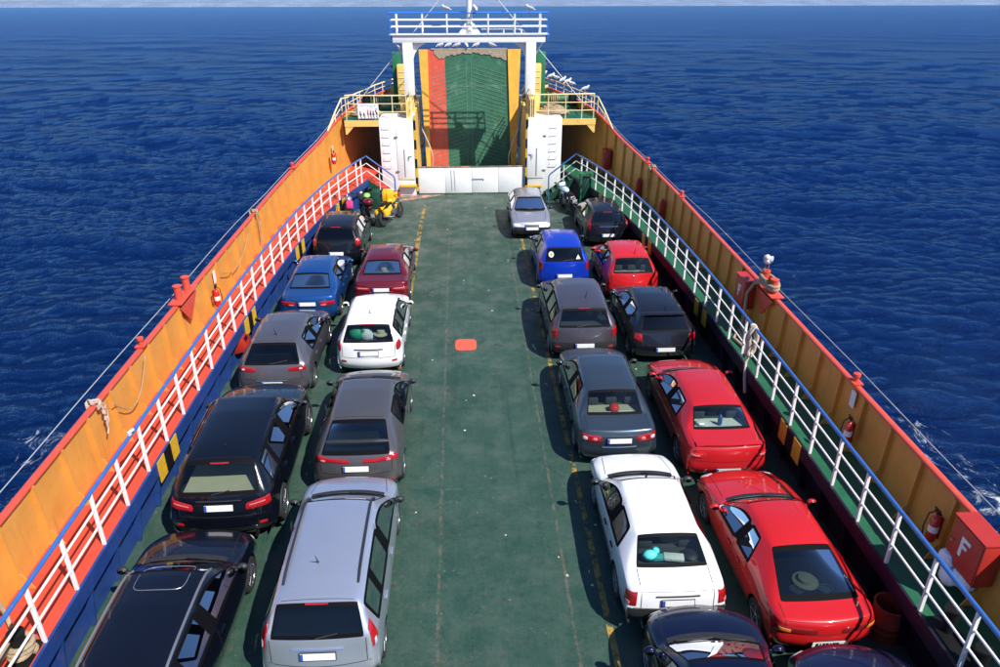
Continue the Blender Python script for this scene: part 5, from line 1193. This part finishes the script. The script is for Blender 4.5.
MB().lathe([(.13, 7.0), (.115, 9), (.085, 11.5), (.07, 12.4), (0, 12.4)], n=18, c=(0, 0, -ZP)).build('mast', 'white_rail', t, (.02, -.22, 0))
for d in ((1, 0), (-1, 0)):
    p = [(.10, 6.97), (.50, 6.97), (.13, 7.5), (.10, 7.52)]
    v = [loc((.02+d[0]*q[0], 36.965, q[1])) for q in p]+[loc((.02+d[0]*q[0], 36.995, q[1])) for q in p]
    MB().add(v, [(0, 1, 2, 3), (7, 6, 5, 4)]+[(i, (i+1) % 4, 4+(i+1) % 4, 4+i) for i in range(4)]).build('mast_gusset', 'white_paint', t)
MB().tube([loc((.55, 36.8, 7.18)), loc((2.2, 36.8, 7.18)), loc((2.35, 36.8, 7.12)), loc((2.35, 36.8, 6.97))], .04, 8).build('pipe', 'white_rail', t)
MB().tube([loc((1.55, 36.8, 7.18)), loc((1.55, 36.8, 6.97))], .03, 8).build('pipe_foot', 'white_rail', t)
# stays from the masthead and the long lines outside the bulwarks
for s in (-1, 1):
    o = MB().tube([(s*.06, 36.65, 9.85), (s*5.55, 37.2, 3.75)], .020, 6).build('mast_stay', 'cable'); tag(o, f'pale wire stay from the masthead to the {"left" if s < 0 else "right"} bow rail', 'stay')
    pts = [(s*(7.92-.006*y), y, 2.40-.03*math.sin((y+2)/8*3.14)**2) for y in np.arange(-4, 24.1, 1.)]+[(s*(capx(y)[0]+.10), y, capx(y)[1]+.09) for y in np.arange(27, 36.1, 1.)]
    o = MB().tube(pts, .010, 6).build('guy_line', 'guy'); tag(o, f'long pale line running just outside the red cap of the {"sunlit orange" if s < 0 else "shaded tan"} bulwark', 'cable')

# ------------------------------------------------------------------ motorcycles
def motorcycle(name, label, loc_, rz, col, seatm='black', big=True, box=None, lean=8, plate_=False, group=None, side=False):
    t = thing(name, label, 'motorcycle', loc_, R(rz), group); t.rotation_euler = (0, R(lean), R(rz))
    wb = 1.40; r = .31
    ty = MB().lathe([(r*.74, -.06), (r*.88, -.075), (r, -.03), (r, .03), (r*.88, .075), (r*.74, .06)], axis='X', n=26).mesh('tyre', 'rubber')
    rb = MB(); rb.lathe([(r*.75, -.04), (r*.75, .04), (r*.66, .035), (r*.66, -.035), (r*.75, -.04)], axis='X', n=24)
    for k in range(5): T = Matrix.Rotation(2*math.pi*k/5, 4, 'X'); rb.hexa([T @ Vector(v) for v in ((-.02, -.02, .03), (.02, -.02, .03), (.02, .02, .03), (-.02, .02, .03))], [T @ Vector(v) for v in ((-.015, -.015, r*.7), (.015, -.015, r*.7), (.015, .015, r*.7), (-.015, .015, r*.7))])
    rb.lathe([(.05, -.07), (.05, .07)], axis='X', n=14); rim = rb.mesh('rim', 'alloy')
    for y in (-wb/2, wb/2): w_ = link('wheel', ty, t, (0, y, r)); link('rim', rim, w_)
    b = MB(); b.tube([(0, -.18, .78), (0, .38, .84), (0, .42, .70), (0, .18, .34), (0, -.25, .32), (0, -.18, .78)], .03, 8)
    for s in (-1, 1): b.tube([(s*.09, -wb/2, r), (s*.09, -.22, .42)], .028, 8); b.tube([(s*.10, -wb/2+.04, r+.04), (s*.11, -.42, .74)], .024, 8)
    b.build('frame', 'plastic', t)
    b = MB(); b.box((0, .05, .42), (.30, .40, .28)); b.lathe([(.10, -.19), (.10, .19)], axis='X', n=16, c=(0, -.02, .40)); b.box((0, .16, .60), (.20, .20, .22), rx=R(-25))
    for k in range(4): b.box((0, .17, .54+.045*k), (.26, .24, .012), rx=R(-25))
    b.build('engine', 'engine', t, bev=.02)
    b = MB(); b.ell((0, .22, .88), (.17, .30, .15), 18); b.build('fuel_tank', col, t)
    b = MB(); b.box((0, -.20, .82), (.27, .46, .09), rx=R(6)); b.box((0, -.52, .88), (.22, .34, .08), rx=R(12)); b.build('seat', seatm, t, bev=.03)
    b = MB(); b.box((0, -.62, .80), (.20, .36, .10), rx=R(18)); b.build('tail_fairing', col, t, bev=.03)
    MB().box((0, -.80, .82), (.13, .05, .06)).build('tail_light', 'tail', t, bev=.015)
    b = MB()
    for k in range(9):
        a = R(20+k*15); 
        b.v += [(-.075, -wb/2-(r+.05)*math.cos(a), r+(r+.05)*math.sin(a)), (.075, -wb/2-(r+.05)*math.cos(a), r+(r+.05)*math.sin(a))]
        if k: b.f.append([2*k-2, 2*k-1, 2*k+1, 2*k]); b.m.append(0)
    b.build('mudguard', 'plastic', t)
    b = MB()
    for k in range(9):
        a = R(30+k*14)
        b.v += [(-.07, wb/2-(r+.03)*math.cos(a), r+(r+.03)*math.sin(a)), (.07, wb/2-(r+.03)*math.cos(a), r+(r+.03)*math.sin(a))]
        if k: b.f.append([2*k-2, 2*k-1, 2*k+1, 2*k]); b.m.append(0)
    b.build('front_mudguard', col, t)
    for s in (-1, 1):
        MB().tube([(s*.095, wb/2, r), (s*.095, wb/2-.24, .98)], .028, 8).build('fork', 'chrome', t)
        MB().tube([(0, wb/2-.26, 1.0), (s*.12, wb/2-.27, 1.04), (s*.34, wb/2-.40, 1.07), (s*.42, wb/2-.46, 1.06)], .016, 8).build('handlebar', 'plastic', t)
        m_ = MB(); m_.tube([(s*.30, wb/2-.38, 1.07), (s*.36, wb/2-.34, 1.22)], .008, 6); m_.ell((s*.38, wb/2-.34, 1.25), (.065, .02, .04), 12); m_.build('mirror', 'plastic', t)
    MB().ell((0, wb/2-.12, .95), (.10, .09, .10), 16).build('headlight', 'lamp_white', t)
    b = MB(); b.box((0, wb/2-.17, 1.02), (.30, .05, .28), rx=R(-25)); b.build('fly_screen', col, t, bev=.02)
    MB().tube([(.10, .10, .34), (.17, -.10, .26), (.18, -.50, .36), (.18, -.86, .48)], [.03, .03, .05, .055], 10).build('exhaust', 'chrome', t)
    MB().tube([(-.10, .0, .22), (-.22, -.10, .02)], .014, 6).build('side_stand', 'plastic', t)
    if side:
        for s in (-1, 1): MB().box((s*.15, -.30, .62), (.06, .46, .24), rx=R(14)).build('side_panel', col, t, bev=.03); MB().box((s*.2, -.62, .58), (.16, .42, .30)).build('pannier', col, t, bev=.05)
    if box:
        b = MB(); b.ell((0, -.66, 1.03), (.21, .21, .14), 16); b.build('top_box', box, t)
    if plate_:
        MB().box((0, -.90, .66), (.20, .015, .18), rx=R(25)).build('number_plate', 'plate', t)
    return t
motorcycle('motorcycle', 'bright yellow motorcycle leaning on its stand beside the red stairs', (-3.46, 31.30, 0), -24, 'bikeyellow', lean=-8, side=True)
o = MB().box((0, 0, .2), (.46, .34, .42)).box((0, 0, .43), (.40, .30, .06)).box((.0, -.18, .2), (.10, .03, .34)).build('bag', 'bikeyellow', None, (-3.60, 31.55, .88), bev=.05); tag(o, 'yellow bag strapped on the saddle of the bright yellow motorcycle', 'bag')
motorcycle('motorcycle', 'dark motorcycle with a round dark red top box next to the yellow motorcycle', (-4.50, 31.5, 0), 22, 'p_darkblack', box='p_maroon', lean=-7)
motorcycle('motorcycle', 'dark blue motorcycle against the blue side wall carrying a pink bag', (-5.20, 30.9, 0), 12, 'p_navy', lean=-6)
motorcycle('motorcycle', 'pale blue and white motorcycle with a white plate below the green stairs', (4.28, 32.6, 0), 14, 'sky_blue', plate_=True, lean=-7)
o = MB().box((0, 0, .0), (.26, .18, .28)).box((0, 0, .17), (.16, .05, .08)).build('bag', 'pink', None, (-5.06, 30.35, 1.05), bev=.04); tag(o, 'pink bag strapped on the dark blue motorcycle', 'bag')
o = MB().ell((0, 0, 0), (.15, .18, .14), 14).build('helmet', 'steel', None, (-5.2, 31.05, 1.08)); tag(o, 'pale grey helmet resting on the dark blue motorcycle', 'helmet')
o = MB().ell((0, 0, 0), (.15, .2, .12), 12).build('bag', 'lime', None, (-4.52, 31.75, 1.02)); tag(o, 'lime green bag lying on the dark motorcycle with the dark red top box', 'bag')
o = MB().tube([(0, 0, 0), (0, 0, .9), (.03, 0, 1.05), (.12, 0, 1.12), (.22, 0, 1.08), (.26, 0, .98)], .025, 8).build('walking_stick', 'rope', None, (-5.72, 30.2, 0)); tag(o, 'pale hooked walking stick standing by the blue wall ahead of the almost black hatchback', 'stick')
# green steel frame by the right stairs
t = thing('equipment_stand', 'green steel stand with a dark fire hose cabinet beside the right motorcycle', 'stand', (5.0, 32.55, 0))
for x, y in ((-.24, -.2), (.26, -.2), (-.24, .2), (.26, .2)): MB().box((x, y, .85), (.06, .06, 1.7)).build('leg', 'green_paint', t)
MB().box((0, 0, 1.70), (.58, .48, .04)).build('top', 'green_paint', t); MB().box((0.02, .03, 1.05), (.38, .30, .95)).build('cabinet', 'dark_green', t, bev=.02)
o = MB().box((0, 0, .15), (.34, .26, .30)).ell((.05, 0, .34), (.18, .14, .1), 10).build('bag', 'pink_wash', None, (5.35, 31.3, ZW-1.12)); tag(o, 'small pinkish bundle on the deck in front of the black hatchback with triangular lamps', 'bundle')
o = MB().box((0, 0, .4), (.35, .5, .8)).build('storage_bin', 'dark_green', None, (-4.35, 33.4, 0), bev=.03); tag(o, 'dark green bin tucked under the red stairs', 'bin')

# ------------------------------------------------------------------ fittings on the bulwarks and walkways
def extinguisher(loc_, s, label, tiltz=0):
    t = thing('fire_extinguisher', label, 'fire extinguisher', loc_, tiltz)
    t.scale = (.86, .86, .86)
    MB().lathe([(.0, 0), (.085, .0), (.092, .03), (.092, .46), (.075, .53), (.03, .57), (.03, .62), (0, .62)], n=18).build('cylinder', 'ext_red', t)
    MB().box((0, 0, .66), (.05, .16, .03)).box((0, .03, .70), (.04, .17, .022)).build('valve', 'black', t)
    MB().tube([(-s*.02, .06, .64), (-s*.08, .12, .55), (-s*.12, .12, .25), (-s*.11, .1, .08)], .014, 6).build('hose', 'rubber', t)
    MB().lathe([(.094, .22), (.094, .36)], n=18).build('label_band', 'plate', t)
    MB().box((s*.11, 0, .3), (.03, .12, .5)).build('bracket', 'red_box', t)
    return t
extinguisher((foot(12.2)-.30, 12.2, ZW+.30), 1, 'red fire extinguisher below a white notice on the shaded right bulwark')
extinguisher((foot(9.35)-.2, 9.35, ZW+.34), 1, 'red fire extinguisher beside the nearest red box marked F')
extinguisher((-foot(19.5)+.26, 19.5, ZW+.30), -1, 'red fire extinguisher below a white notice on the sunlit orange bulwark')
extinguisher((-foot(34.0)+.26, 33.9, ZW+.75), -1, 'red fire extinguisher on the orange bulwark just ahead of the red stairs')
for s, y, z, nm in ((1, 12.75, ZW+.98, 'white upright notice above the extinguisher on the shaded right bulwark'), (-1, 20.2, ZW+.90, 'white upright notice above the extinguisher on the sunlit orange bulwark'), (-1, 34.45, ZW+1.25, 'white notice beside the extinguisher ahead of the red stairs')):
    o = MB().box((0, 0, 0), (.012, .18, .36)).build('notice', 'plate', None, (s*(foot(y)-.05 + (capx(y)[0]-foot(y))*.5), y, z)); tag(o, nm, 'notice')
def lettered_box(loc_, s, label, size, letter=None):
    t = thing('fire_hose_box', label, 'fire box', loc_)
    dx, dy, dz = size
    MB().box((0, 0, dz/2), (dx, dy, dz)).build('box', 'red_box', t, bev=.012)
    MB().box((-s*(dx/2+.006), 0, dz/2), (.012, dy-.05, dz-.05)).build('door', 'red_box', t)
    MB().box((0, 0, dz+.012), (dx+.05, dy+.04, .02)).build('lid', 'red_box', t)
    if letter:
        q = MB(); w_ = .20; h_ = .34; th = .06; x = -s*(dx/2+.016)
        for (yc, zc, a, b_) in ((-w_/2+th/2, 0, th, h_), (th/2+.001, h_/2-th/2, w_-th, th), (th/2-.024, .02, w_*.75-th, th)):
            q.box((x, s*-yc if s > 0 else yc, dz/2+.03+zc), (.006, a, b_))
        q.build('letter', 'plate', t)
    MB().tube([(-s*(dx/2+.01), dy*.36, dz*.5), (-s*(dx/2+.05), dy*.36, dz*.5)], .02, 6).build('latch', 'steel', t)
    return t
lettered_box((foot(8.5)-.17, 8.45, ZW+.52), 1, 'nearest red fire box with a white letter F on the right bulwark', (.30, .72, .80), True)
lettered_box((foot(18.6)-.17, 18.75, ZW+.40), 1, 'red fire box with a white letter F beside the twin red bollards on the right', (.30, .72, .80), True)
lettered_box((foot(34.2)-.20, 34.2, ZW+.34), 1, 'red fire box high on the right bulwark near the green stairs', (.30, .55, .85), False)
for s, y, nm in ((1, 27.6, 'small narrow red box on the shaded right bulwark behind the railing'), (1, 30.6, 'small dark red box low on the right bulwark near the green stairs')):
    t = thing('valve_box', nm, 'box', (s*(foot(y)-.13), y, ZW+.05)); MB().box((0, 0, .32), (.2, .24, .64)).build('box', 'red_box', t, bev=.01); MB().hexa([(-.1, -.12, .645), (.1, -.12, .645), (.1, .12, .645), (-.1, .12, .645)], [(-.02, -.02, .78), (.02, -.02, .78), (.02, .02, .78), (-.02, .02, .78)]).build('cap', 'red_box', t)
t = thing('hose_reel_box', 'red sloping box on the blue side wall beside the grey hatchback', 'box', (-6.62, 18.9, .35)); MB().hexa([(-.08, -.3, 0), (.28, -.3, .1), (.28, .3, .1), (-.08, .3, 0)], [(-.08, -.3, .6), (.08, -.3, .6), (.08, .3, .6), (-.08, .3, .6)]).build('box', 'red_box', t, bev=.02); MB().box((.20, 0, .36), (.02, .2, .1), ry=R(-22)).build('handle', 'black', t)
# twin bollards standing on the bulwark caps
for s, lb in ((-1, 'twin red bollards on a red plate on top of the sunlit orange bulwark'), (1, 'twin red bollards wrapped in rope on the shaded right bulwark')):
    y0 = 18.0 if s < 0 else 17.75; cx, cz = capx(y0)
    t = thing('bollard_pair', lb, 'bollard', (s*cx, y0, cz))
    for y in (-.30, .30): MB().lathe([(.095, .06), (.095, .42), (.11, .43), (.11, .46), (0, .48)], n=20, c=(s*.0, y, 0)).build('bollard', 'red_cap', t)
    MB().box((0, 0, .085), (.34, 1.3, .03)).build('plate', 'red_cap', t, bev=.005)
    p = [(-.62, -.04), (.62, -.04), (-.05, -.62)]
    v = [(-s*.115, q[0], q[1]) for q in p]+[(-s*.09, q[0], q[1]) for q in p]
    MB().add(v, [(0, 1, 2), (5, 4, 3), (0, 1, 4, 3), (1, 2, 5, 4), (2, 0, 3, 5)]).build('web', 'red_cap', t)
def rope_obj(pts, r, label, mt='rope', name='rope', closed=False):
    o = MB().tube(pts, r, 8, closed=closed).build(name, mt); return tag(o, label, 'rope')
cx, cz = capx(17.75)
pts = [(cx+.16*math.cos(a)*(1.0), 17.75+.46*math.sin(a), cz+.16+.012*a) for a in np.linspace(0, 6.28*2.6, 60)]
pts += [(cx-.2, 18.2, cz+.05), (cx-.30, 18.35, cz-.3), (cx-.36, 18.2, cz-.75), (cx-.45, 18.0, ZW+.10), (cx-.5, 17.6, ZW+.05)]
rope_obj(pts, .045, 'tan mooring rope turned round the twin red bollards and hanging inside')
def fairlead(s, y, lb, drop=None):
    cx, cz = capx(y); t = thing('line_post', lb, 'post', (s*cx, y, cz+.07))
    MB().lathe([(.05, 0), (.05, .12), (.075, .14), (.075, .2), (0, .23)], n=14).build('post', 'red_cap', t)
    MB().box((0, 0, .015), (.2, .26, .03)).build('foot', 'red_cap', t)
fairlead(1, 12.9, 'small red post on the cap just ahead of the extinguisher on the right'); fairlead(1, 26.0, 'small red post on the right cap above the narrow red box'); fairlead(1, 30.2, 'small red post with pale lashing on the right cap near the bow')
fairlead(-1, 15.2, 'small red post on the left cap between the pink lashing and the twin red bollards'); fairlead(-1, 30.0, 'small red post on the left cap nearest the bow')
def lashing(s, y, lb, ln=.9, mt='rope'):
    cx, cz = capx(y); rnd = random.Random(int(y*10)); b = MB()
    pts = [(s*(cx+.13*math.cos(a)), y+.05*math.sin(3*a), cz+.02+.085*math.sin(a)+.004*a) for a in np.linspace(0, 6.28*3, 40)]
    b.tube(pts, .026, 6)
    for k in range(3):
        q = [(s*(cx-.10), y+.03*k, cz+.05)]
        for m_ in range(1, 9): q.append((s*(cx-.13-.02*rnd.random()), y+.05*k+.10*rnd.random()-.05*m_/8, cz-ln*m_/8*(1-.15*k)))
        b.tube(q, .016, 5)
    b.ell((s*cx, y, cz+.10), (.06, .08, .06), 10); o = b.build('rope_lashing', mt); tag(o, lb, 'rope')
lashing(-1, 12.75, 'pinkish tan rope lashing knotted on the left cap above the foam', .6, mat('rope_pink', (.50, .38, .31), .85, var=.25, scale=30))
lashing(-1, 24.9, 'tan rope lashing hanging in a long bunch inside the left bulwark', 1.25)
lashing(1, 29.6, 'pale rope lashing hanging in a twist inside the right bulwark', .95)
# rope festoons on the left bulwark
for y0, y1, sag, z0, lb in ((13.2, 15.0, .62, 1.0, 'thin orange line drooping inside the left bulwark near the pink lashing'), (20.6, 23.6, .45, .85, 'thin tan line drooping in loops inside the left bulwark past the extinguisher')):
    pts = []
    for u in np.linspace(0, 1, 22): y = y0+(y1-y0)*u; pts.append((-(foot(y)-.10), y, ZW+z0+.15*u-sag*math.sin(math.pi*u)))
    rope_obj(pts, .012, lb, 'rope')
# white rope coil over the right rail
y0 = 15.9; e = edge(y0)+.04; pts = []
for k in range(90):
    a = k/89*6.28*3; pts.append((e-.02+.085*math.cos(a)+.02*math.sin(k), y0+.05*math.sin(a*.5)+(k/89-.5)*.14, ZW+.72+.40*math.sin(a)))
pts += [(e-.05, y0+.1, ZW+.1), (e-.10, y0-.1, ZW-.25), (e-.12, y0-.3, ZW-.55)]
rope_obj(pts, .038, 'thick pale rope hung in a bunch over the blue top rail on the right', mat('rope_pale', (.62, .55, .44), .85, var=.25, scale=30, bump=.8, bscale=80))
rope_obj([(e, 16.05, ZW+.45), (e+.25, 16.5, ZW+.06), (e+.12, 17.4, ZW+.05), (e+.4, 17.9, ZW+.05), (e+.35, 17.2, ZW+.045), (e+.1, 16.4, ZW+.05)], .04, 'loose pale rope lying on the green walkway below the hung rope')
o = MB().tube([(0, 0, 0), (.0, .12, .05), (.05, .1, .09), (0, 0, .08)], .03, 6, closed=True).build('rope_knot', 'cable', None, (-edge(11.9)-.04, 11.9, ZW+1.07)); tag(o, 'small pale knot tied on the blue rail of the left railing', 'rope')
# black bitts on the walkways
for s, y, lb in ((1, 7.42, 'pair of black bollards standing on the green walkway'), (-1, 7.58, 'pair of black bollards on the red walkway with rope round them')):
    t = thing('bitts', lb, 'bollard', (s*6.72, y, ZW))
    for dy in ((-.36, .36)):
        MB().lathe([(.10, .0), (.10, .42), (.118, .43), (.118, .47), (0, .48)], n=22, c=(0, dy, 0)).build('bollard', 'black', t)
    MB().box((0, 0, .02), (.34, 1.25, .04)).build('base_plate', 'black', t, bev=.01)
pts = [(-6.72+(.15+.02*math.sin(a*1.7))*math.cos(a), 7.94+(.15+.02*math.cos(a*1.3))*math.sin(a), ZW+.06+.010*a) for a in np.linspace(0, 6.28*3.4, 70)]
pts += [(-6.84, 7.75, ZW+.25), (-6.88, 7.5, ZW+.2), (-6.72, 7.1, ZW+.15)]
rope_obj(pts, .042, 'tan rope turned round the black bollard on the red walkway')
rope_obj([(-6.9, 8.0, ZW+.1), (-7.0, 8.25, ZW+.05), (-7.2, 8.5, ZW+.25), (-7.40, 8.55, ZW+1.0)], .034, 'tan rope running from the black bollard up the orange bulwark')
b = MB(); rnd = random.Random(5)
for k in range(7): b.ell((rnd.uniform(-.12, .12), rnd.uniform(-.22, .22), .14+.05*k+rnd.uniform(0, .1)), (.13, .17, .15), 10)
o = b.build('plastic_bag', 'bag_white', None, (7.22, 8.55, ZW)); tag(o, 'crumpled white plastic bag under the nearest red F box', 'bag')
t = thing('oil_drum', 'rusty red open drum in shadow beside the red liftback coupe', 'drum', (6.50, 8.75, 0)); MB().lathe([(.0, .02), (.25, .0), (.25, .32), (.262, .34), (.25, .36), (.25, .66), (.262, .68), (.23, .68), (.23, .08), (0, .06)], n=24).build('barrel', mat('drum_red', (.36, .045, .02), .6, var=.3, scale=8, dirt=RUST, dirt_amt=.7), t); MB().lathe([(.255, .20), (.264, .22), (.255, .24)], n=24).build('rib', 'red_box', t)
# white board with little figures on the left platform rail
t = thing('notice_board', 'white board with small dark figures hung on the left platform railing', 'sign', (-4.64, 35.36, 3.60)); MB().box((0, 0, .32), (.94, .02, .66)).build('board', 'white_rail', t)
rnd = random.Random(3)
for k, x in enumerate((-.36, -.20, -.02, .10, .22, .36)):
    h = (.16, .10, .22, .20, .17, .28)[k]; c_ = ('p_navy', 'p_navy', 'red_box', 'p_navy', 'p_ink', 'p_maroon')[k]
    b = MB(); b.ell((x, -.014, .12+h), (.028, .005, .03), 8); b.box((x, -.014, .10+h*.5), (.05, .006, h*.8), ry=R(rnd.uniform(-18, 18))); b.box((x+.03, -.014, .10+h*.45), (.09, .006, .02), ry=R(40)); b.box((x+.02, -.014, .06), (.03, .006, .1), ry=R(-25)); b.build('figure', c_, t)
for k in range(7): MB().box((-.30+.10*k, -.014, .55+.03*math.sin(k)), (.06, .005, .012), ry=R(20*math.sin(k*2))).build('mark', 'p_navy', t)

# ------------------------------------------------------------------ gulls
def gull_mesh():
    T = Matrix.Rotation(R(-14), 4, 'X')
    return T
def gull(p, rz, label, group='gulls resting on the ship', sc=.9):
    t = thing('gull', label, 'gull', p, R(rz), group); t.scale = (sc, sc, sc)
    if 'body' not in gull.__dict__:
        T = Matrix.Rotation(R(16), 4, 'X')
        b = MB(); b.ell((0, 0, .20), (.075, .19, .085), 16, T=T); b.ell((0, .17, .315), (.048, .056, .05), 12); b.tube([(0, .10, .25), (0, .16, .31)], [.055, .042], 10); b.hexa([(-.035, -.17, .15), (.035, -.17, .15), (.03, -.27, .12), (-.03, -.27, .12)], [(-.03, -.17, .175), (.03, -.17, .175), (.022, -.27, .13), (-.022, -.27, .13)])
        gull.body = b.mesh('body', 'gull_white', ang=60)
        w_ = MB()
        for s in (-1, 1): w_.ell((s*.062, -.03, .215), (.026, .19, .065), 12, T=T)
        gull.wing = w_.mesh('wings', 'gull_grey', ang=60)
        k = MB(); k.tube([(0, .215, .315), (0, .275, .30)], [.015, .003], 8); gull.beak = k.mesh('beak', 'beak')
        l = MB()
        for s in (-1, 1): l.tube([(s*.03, 0, .13), (s*.03, .01, .0)], .008, 5); l.box((s*.03, .025, .006), (.04, .06, .01))
        gull.legs = l.mesh('legs', 'beak')
        gull.eye = MB().ell((.04, .185, .325), (.009, .009, .009), 8).ell((-.04, .185, .325), (.009, .009, .009), 8).mesh('eye', 'black')
    for nm, me in (('body', gull.body), ('wings', gull.wing), ('beak', gull.beak), ('legs', gull.legs), ('eye', gull.eye)): link(nm, me, t)
    return t
cx, cz = capx(18.05); gull((cx, 18.05, cz+.48), 150, 'white gull perched on the farther of the twin red bollards on the right', sc=1.35)
for k, (x, rz) in enumerate(((-1.42, -70), (-1.0, -60), (-.58, -75), (-.14, 20), (.38, -65), (1.15, 100))):
    gull((x, 40.1+.02*(k % 2), 6.09), rz, ('white gull at the left end of the row along the top edge of the ramp', 'white gull second from the left along the top edge of the ramp', 'white gull third from the left along the top edge of the ramp', 'white gull facing forward at the middle of the top edge of the ramp', 'white gull fifth from the left along the top edge of the ramp', 'grey gull at the right end of the row along the top edge of the ramp')[k])
def toprail(y):
    cx, cz = capx(y); Y = [34.2, 35.2, 36.0, 36.7, 37.3, 38.0, 38.8, 39.6, 40.4, 41.2, 41.9]
    z = lambda y: 4.42+.02*(y-39) if y > 39 else max(capx(y)[1]+.06, min(capx(y)[1]+.75, 4.32+.03*(y-37)))
    return (cx-.02, y, z(y)+.03)
for k, y in enumerate((41.6, 40.9, 40.4, 39.7, 39.2, 38.8, 37.4)):
    gull(toprail(y), (-60, -70, 110, -50, -65, 120, -80)[k], ('white gull farthest forward on the right bow rail', 'white gull second from the bow end of the right bow rail', 'white gull third from the bow end of the right bow rail', 'white gull in the middle of the row on the right bow rail', 'white gull fifth from the bow end of the right bow rail', 'white gull sixth from the bow end of the right bow rail', 'white gull sitting alone at the near corner of the right bow rail')[k])
gull((2.72, 36.38, 7.96), 80, 'white gull standing on the blue rail of the gantry near its right end'); gull((.28, 36.38, 7.96), 20, 'white gull on the gantry rail close beside the mast')
gull((-1.0, 36.38, 7.96), 90, 'dark gull on the gantry rail to the left of the mast'); gull((-3.40, 40.25, 5.93), 90, 'gull perched on top of the left green tower')

# ------------------------------------------------------------------ things lying in the cars, seen through their windows
def item(nm, label, cat, mb, mt, p, bev=.0): o = mb.build(nm, mt, None, p, bev=bev); return tag(o, label, cat)
item('bag', 'green and white bag behind the rear window of the white small estate car', 'bag', MB().ell((0, 0, 0), (.24, .18, .20), 12).box((.16, -.12, .05), (.10, .03, .22)), 'green_bag', (-3.25, 18.25, 1.10))
item('bag', 'crumpled white carrier bag beside the green bag in the white small estate car', 'bag', MB().ell((0, 0, 0), (.18, .14, .22), 10).ell((.12, .02, -.08), (.14, .12, .12), 10), 'bag_white', (-3.02, 18.22, 1.08))
item('hat', 'pale straw hat on the right behind the rear window of the white small estate car', 'hat', MB().lathe([(.20, 0), (.20, .015), (.11, .03), (.10, .11), (0, .13)], n=18), 'seat_beige', (-2.62, 18.2, 1.10))
item('cap', 'red cap on the parcel shelf of the blue grey saloon', 'cap', MB().ell((0, 0, .05), (.12, .13, .09), 12).box((0, -.16, .02), (.14, .12, .015)), 'red_cloth', (2.95, 14.32, 1.0))
item('paper', 'white folded paper on the parcel shelf of the blue grey saloon', 'paper', MB().box((0, 0, .02), (.60, .16, .03), rz=R(4)), 'foam_white', (3.05, 14.18, .965), .005)
item('hat', 'white sun hat on the parcel shelf of the red saloon', 'hat', MB().lathe([(.20, 0), (.20, .015), (.12, .03), (.11, .10), (0, .13)], n=18), 'cloth_white', (4.72, 13.62, .975))
item('bottle', 'small blue bottle standing on the parcel shelf of the red saloon', 'bottle', MB().lathe([(.05, 0), (.05, .14), (.02, .19), (.02, .23), (0, .23)], n=12), 'blue_rail', (5.15, 13.66, .975))
item('toy', 'turquoise inflatable bundle on the parcel shelf of the white boxy saloon', 'toy', MB().ell((0, 0, .08), (.14, .10, .10), 12).ell((.10, .05, .12), (.08, .08, .08), 10).box((.25, 0, .03), (.4, .12, .05)), 'teal', (2.70, 9.60, 1.0))
item('towel', 'white folded towel on the parcel shelf of the white boxy saloon', 'towel', MB().box((0, 0, .04), (.34, .16, .07), rz=R(-8)), 'cloth_white', (3.10, 9.58, 1.0), .02)
item('fan', 'round dark fan lying at the right of the white boxy saloon\'s parcel shelf', 'fan', MB().lathe([(.13, 0), (.14, .02), (.10, .05), (.04, .06), (0, .06)], n=18), 'plastic', (3.40, 9.66, 1.0))
item('hat', 'cream floppy hat under the rear window of the red liftback coupe', 'hat', MB().lathe([(.21, 0), (.21, .015), (.13, .03), (.12, .08), (0, .10)], n=16), 'seat_beige', (5.18, 9.10, .88))
for x, w_ in ((4.98, 'left'), (5.44, 'right')):
    item('speaker', f'oval black speaker with pale rim, {w_} one in the red liftback coupe', 'speaker', MB().tube([(.13*math.cos(a), .085*math.sin(a), .012) for a in np.linspace(0, 6.28, 24, endpoint=False)], .010, 6, closed=True).lathe([(.10, -.01), (.02, .0), (0, .0)], n=16), 'steel', (x, 8.94, .87))
item('folder', 'orange folder lying on the dashboard of the dark navy car', 'folder', MB().box((0, 0, .02), (.30, .22, .03), rz=R(15)), 'orange_cloth', (3.45, 7.62, .99))
item('parking_paper', 'white paper lying on the dashboard of the dark navy car', 'paper', MB().box((0, 0, .02), (.34, .20, .01), rz=R(-10)), 'foam_white', (2.95, 7.68, .99))
item('hat', 'round straw hat on the parcel shelf of the maroon saloon', 'hat', MB().lathe([(.16, 0), (.16, .015), (.10, .03), (.09, .14), (0, .17)], n=16), 'seat_beige', (-2.98, 22.95, .98))
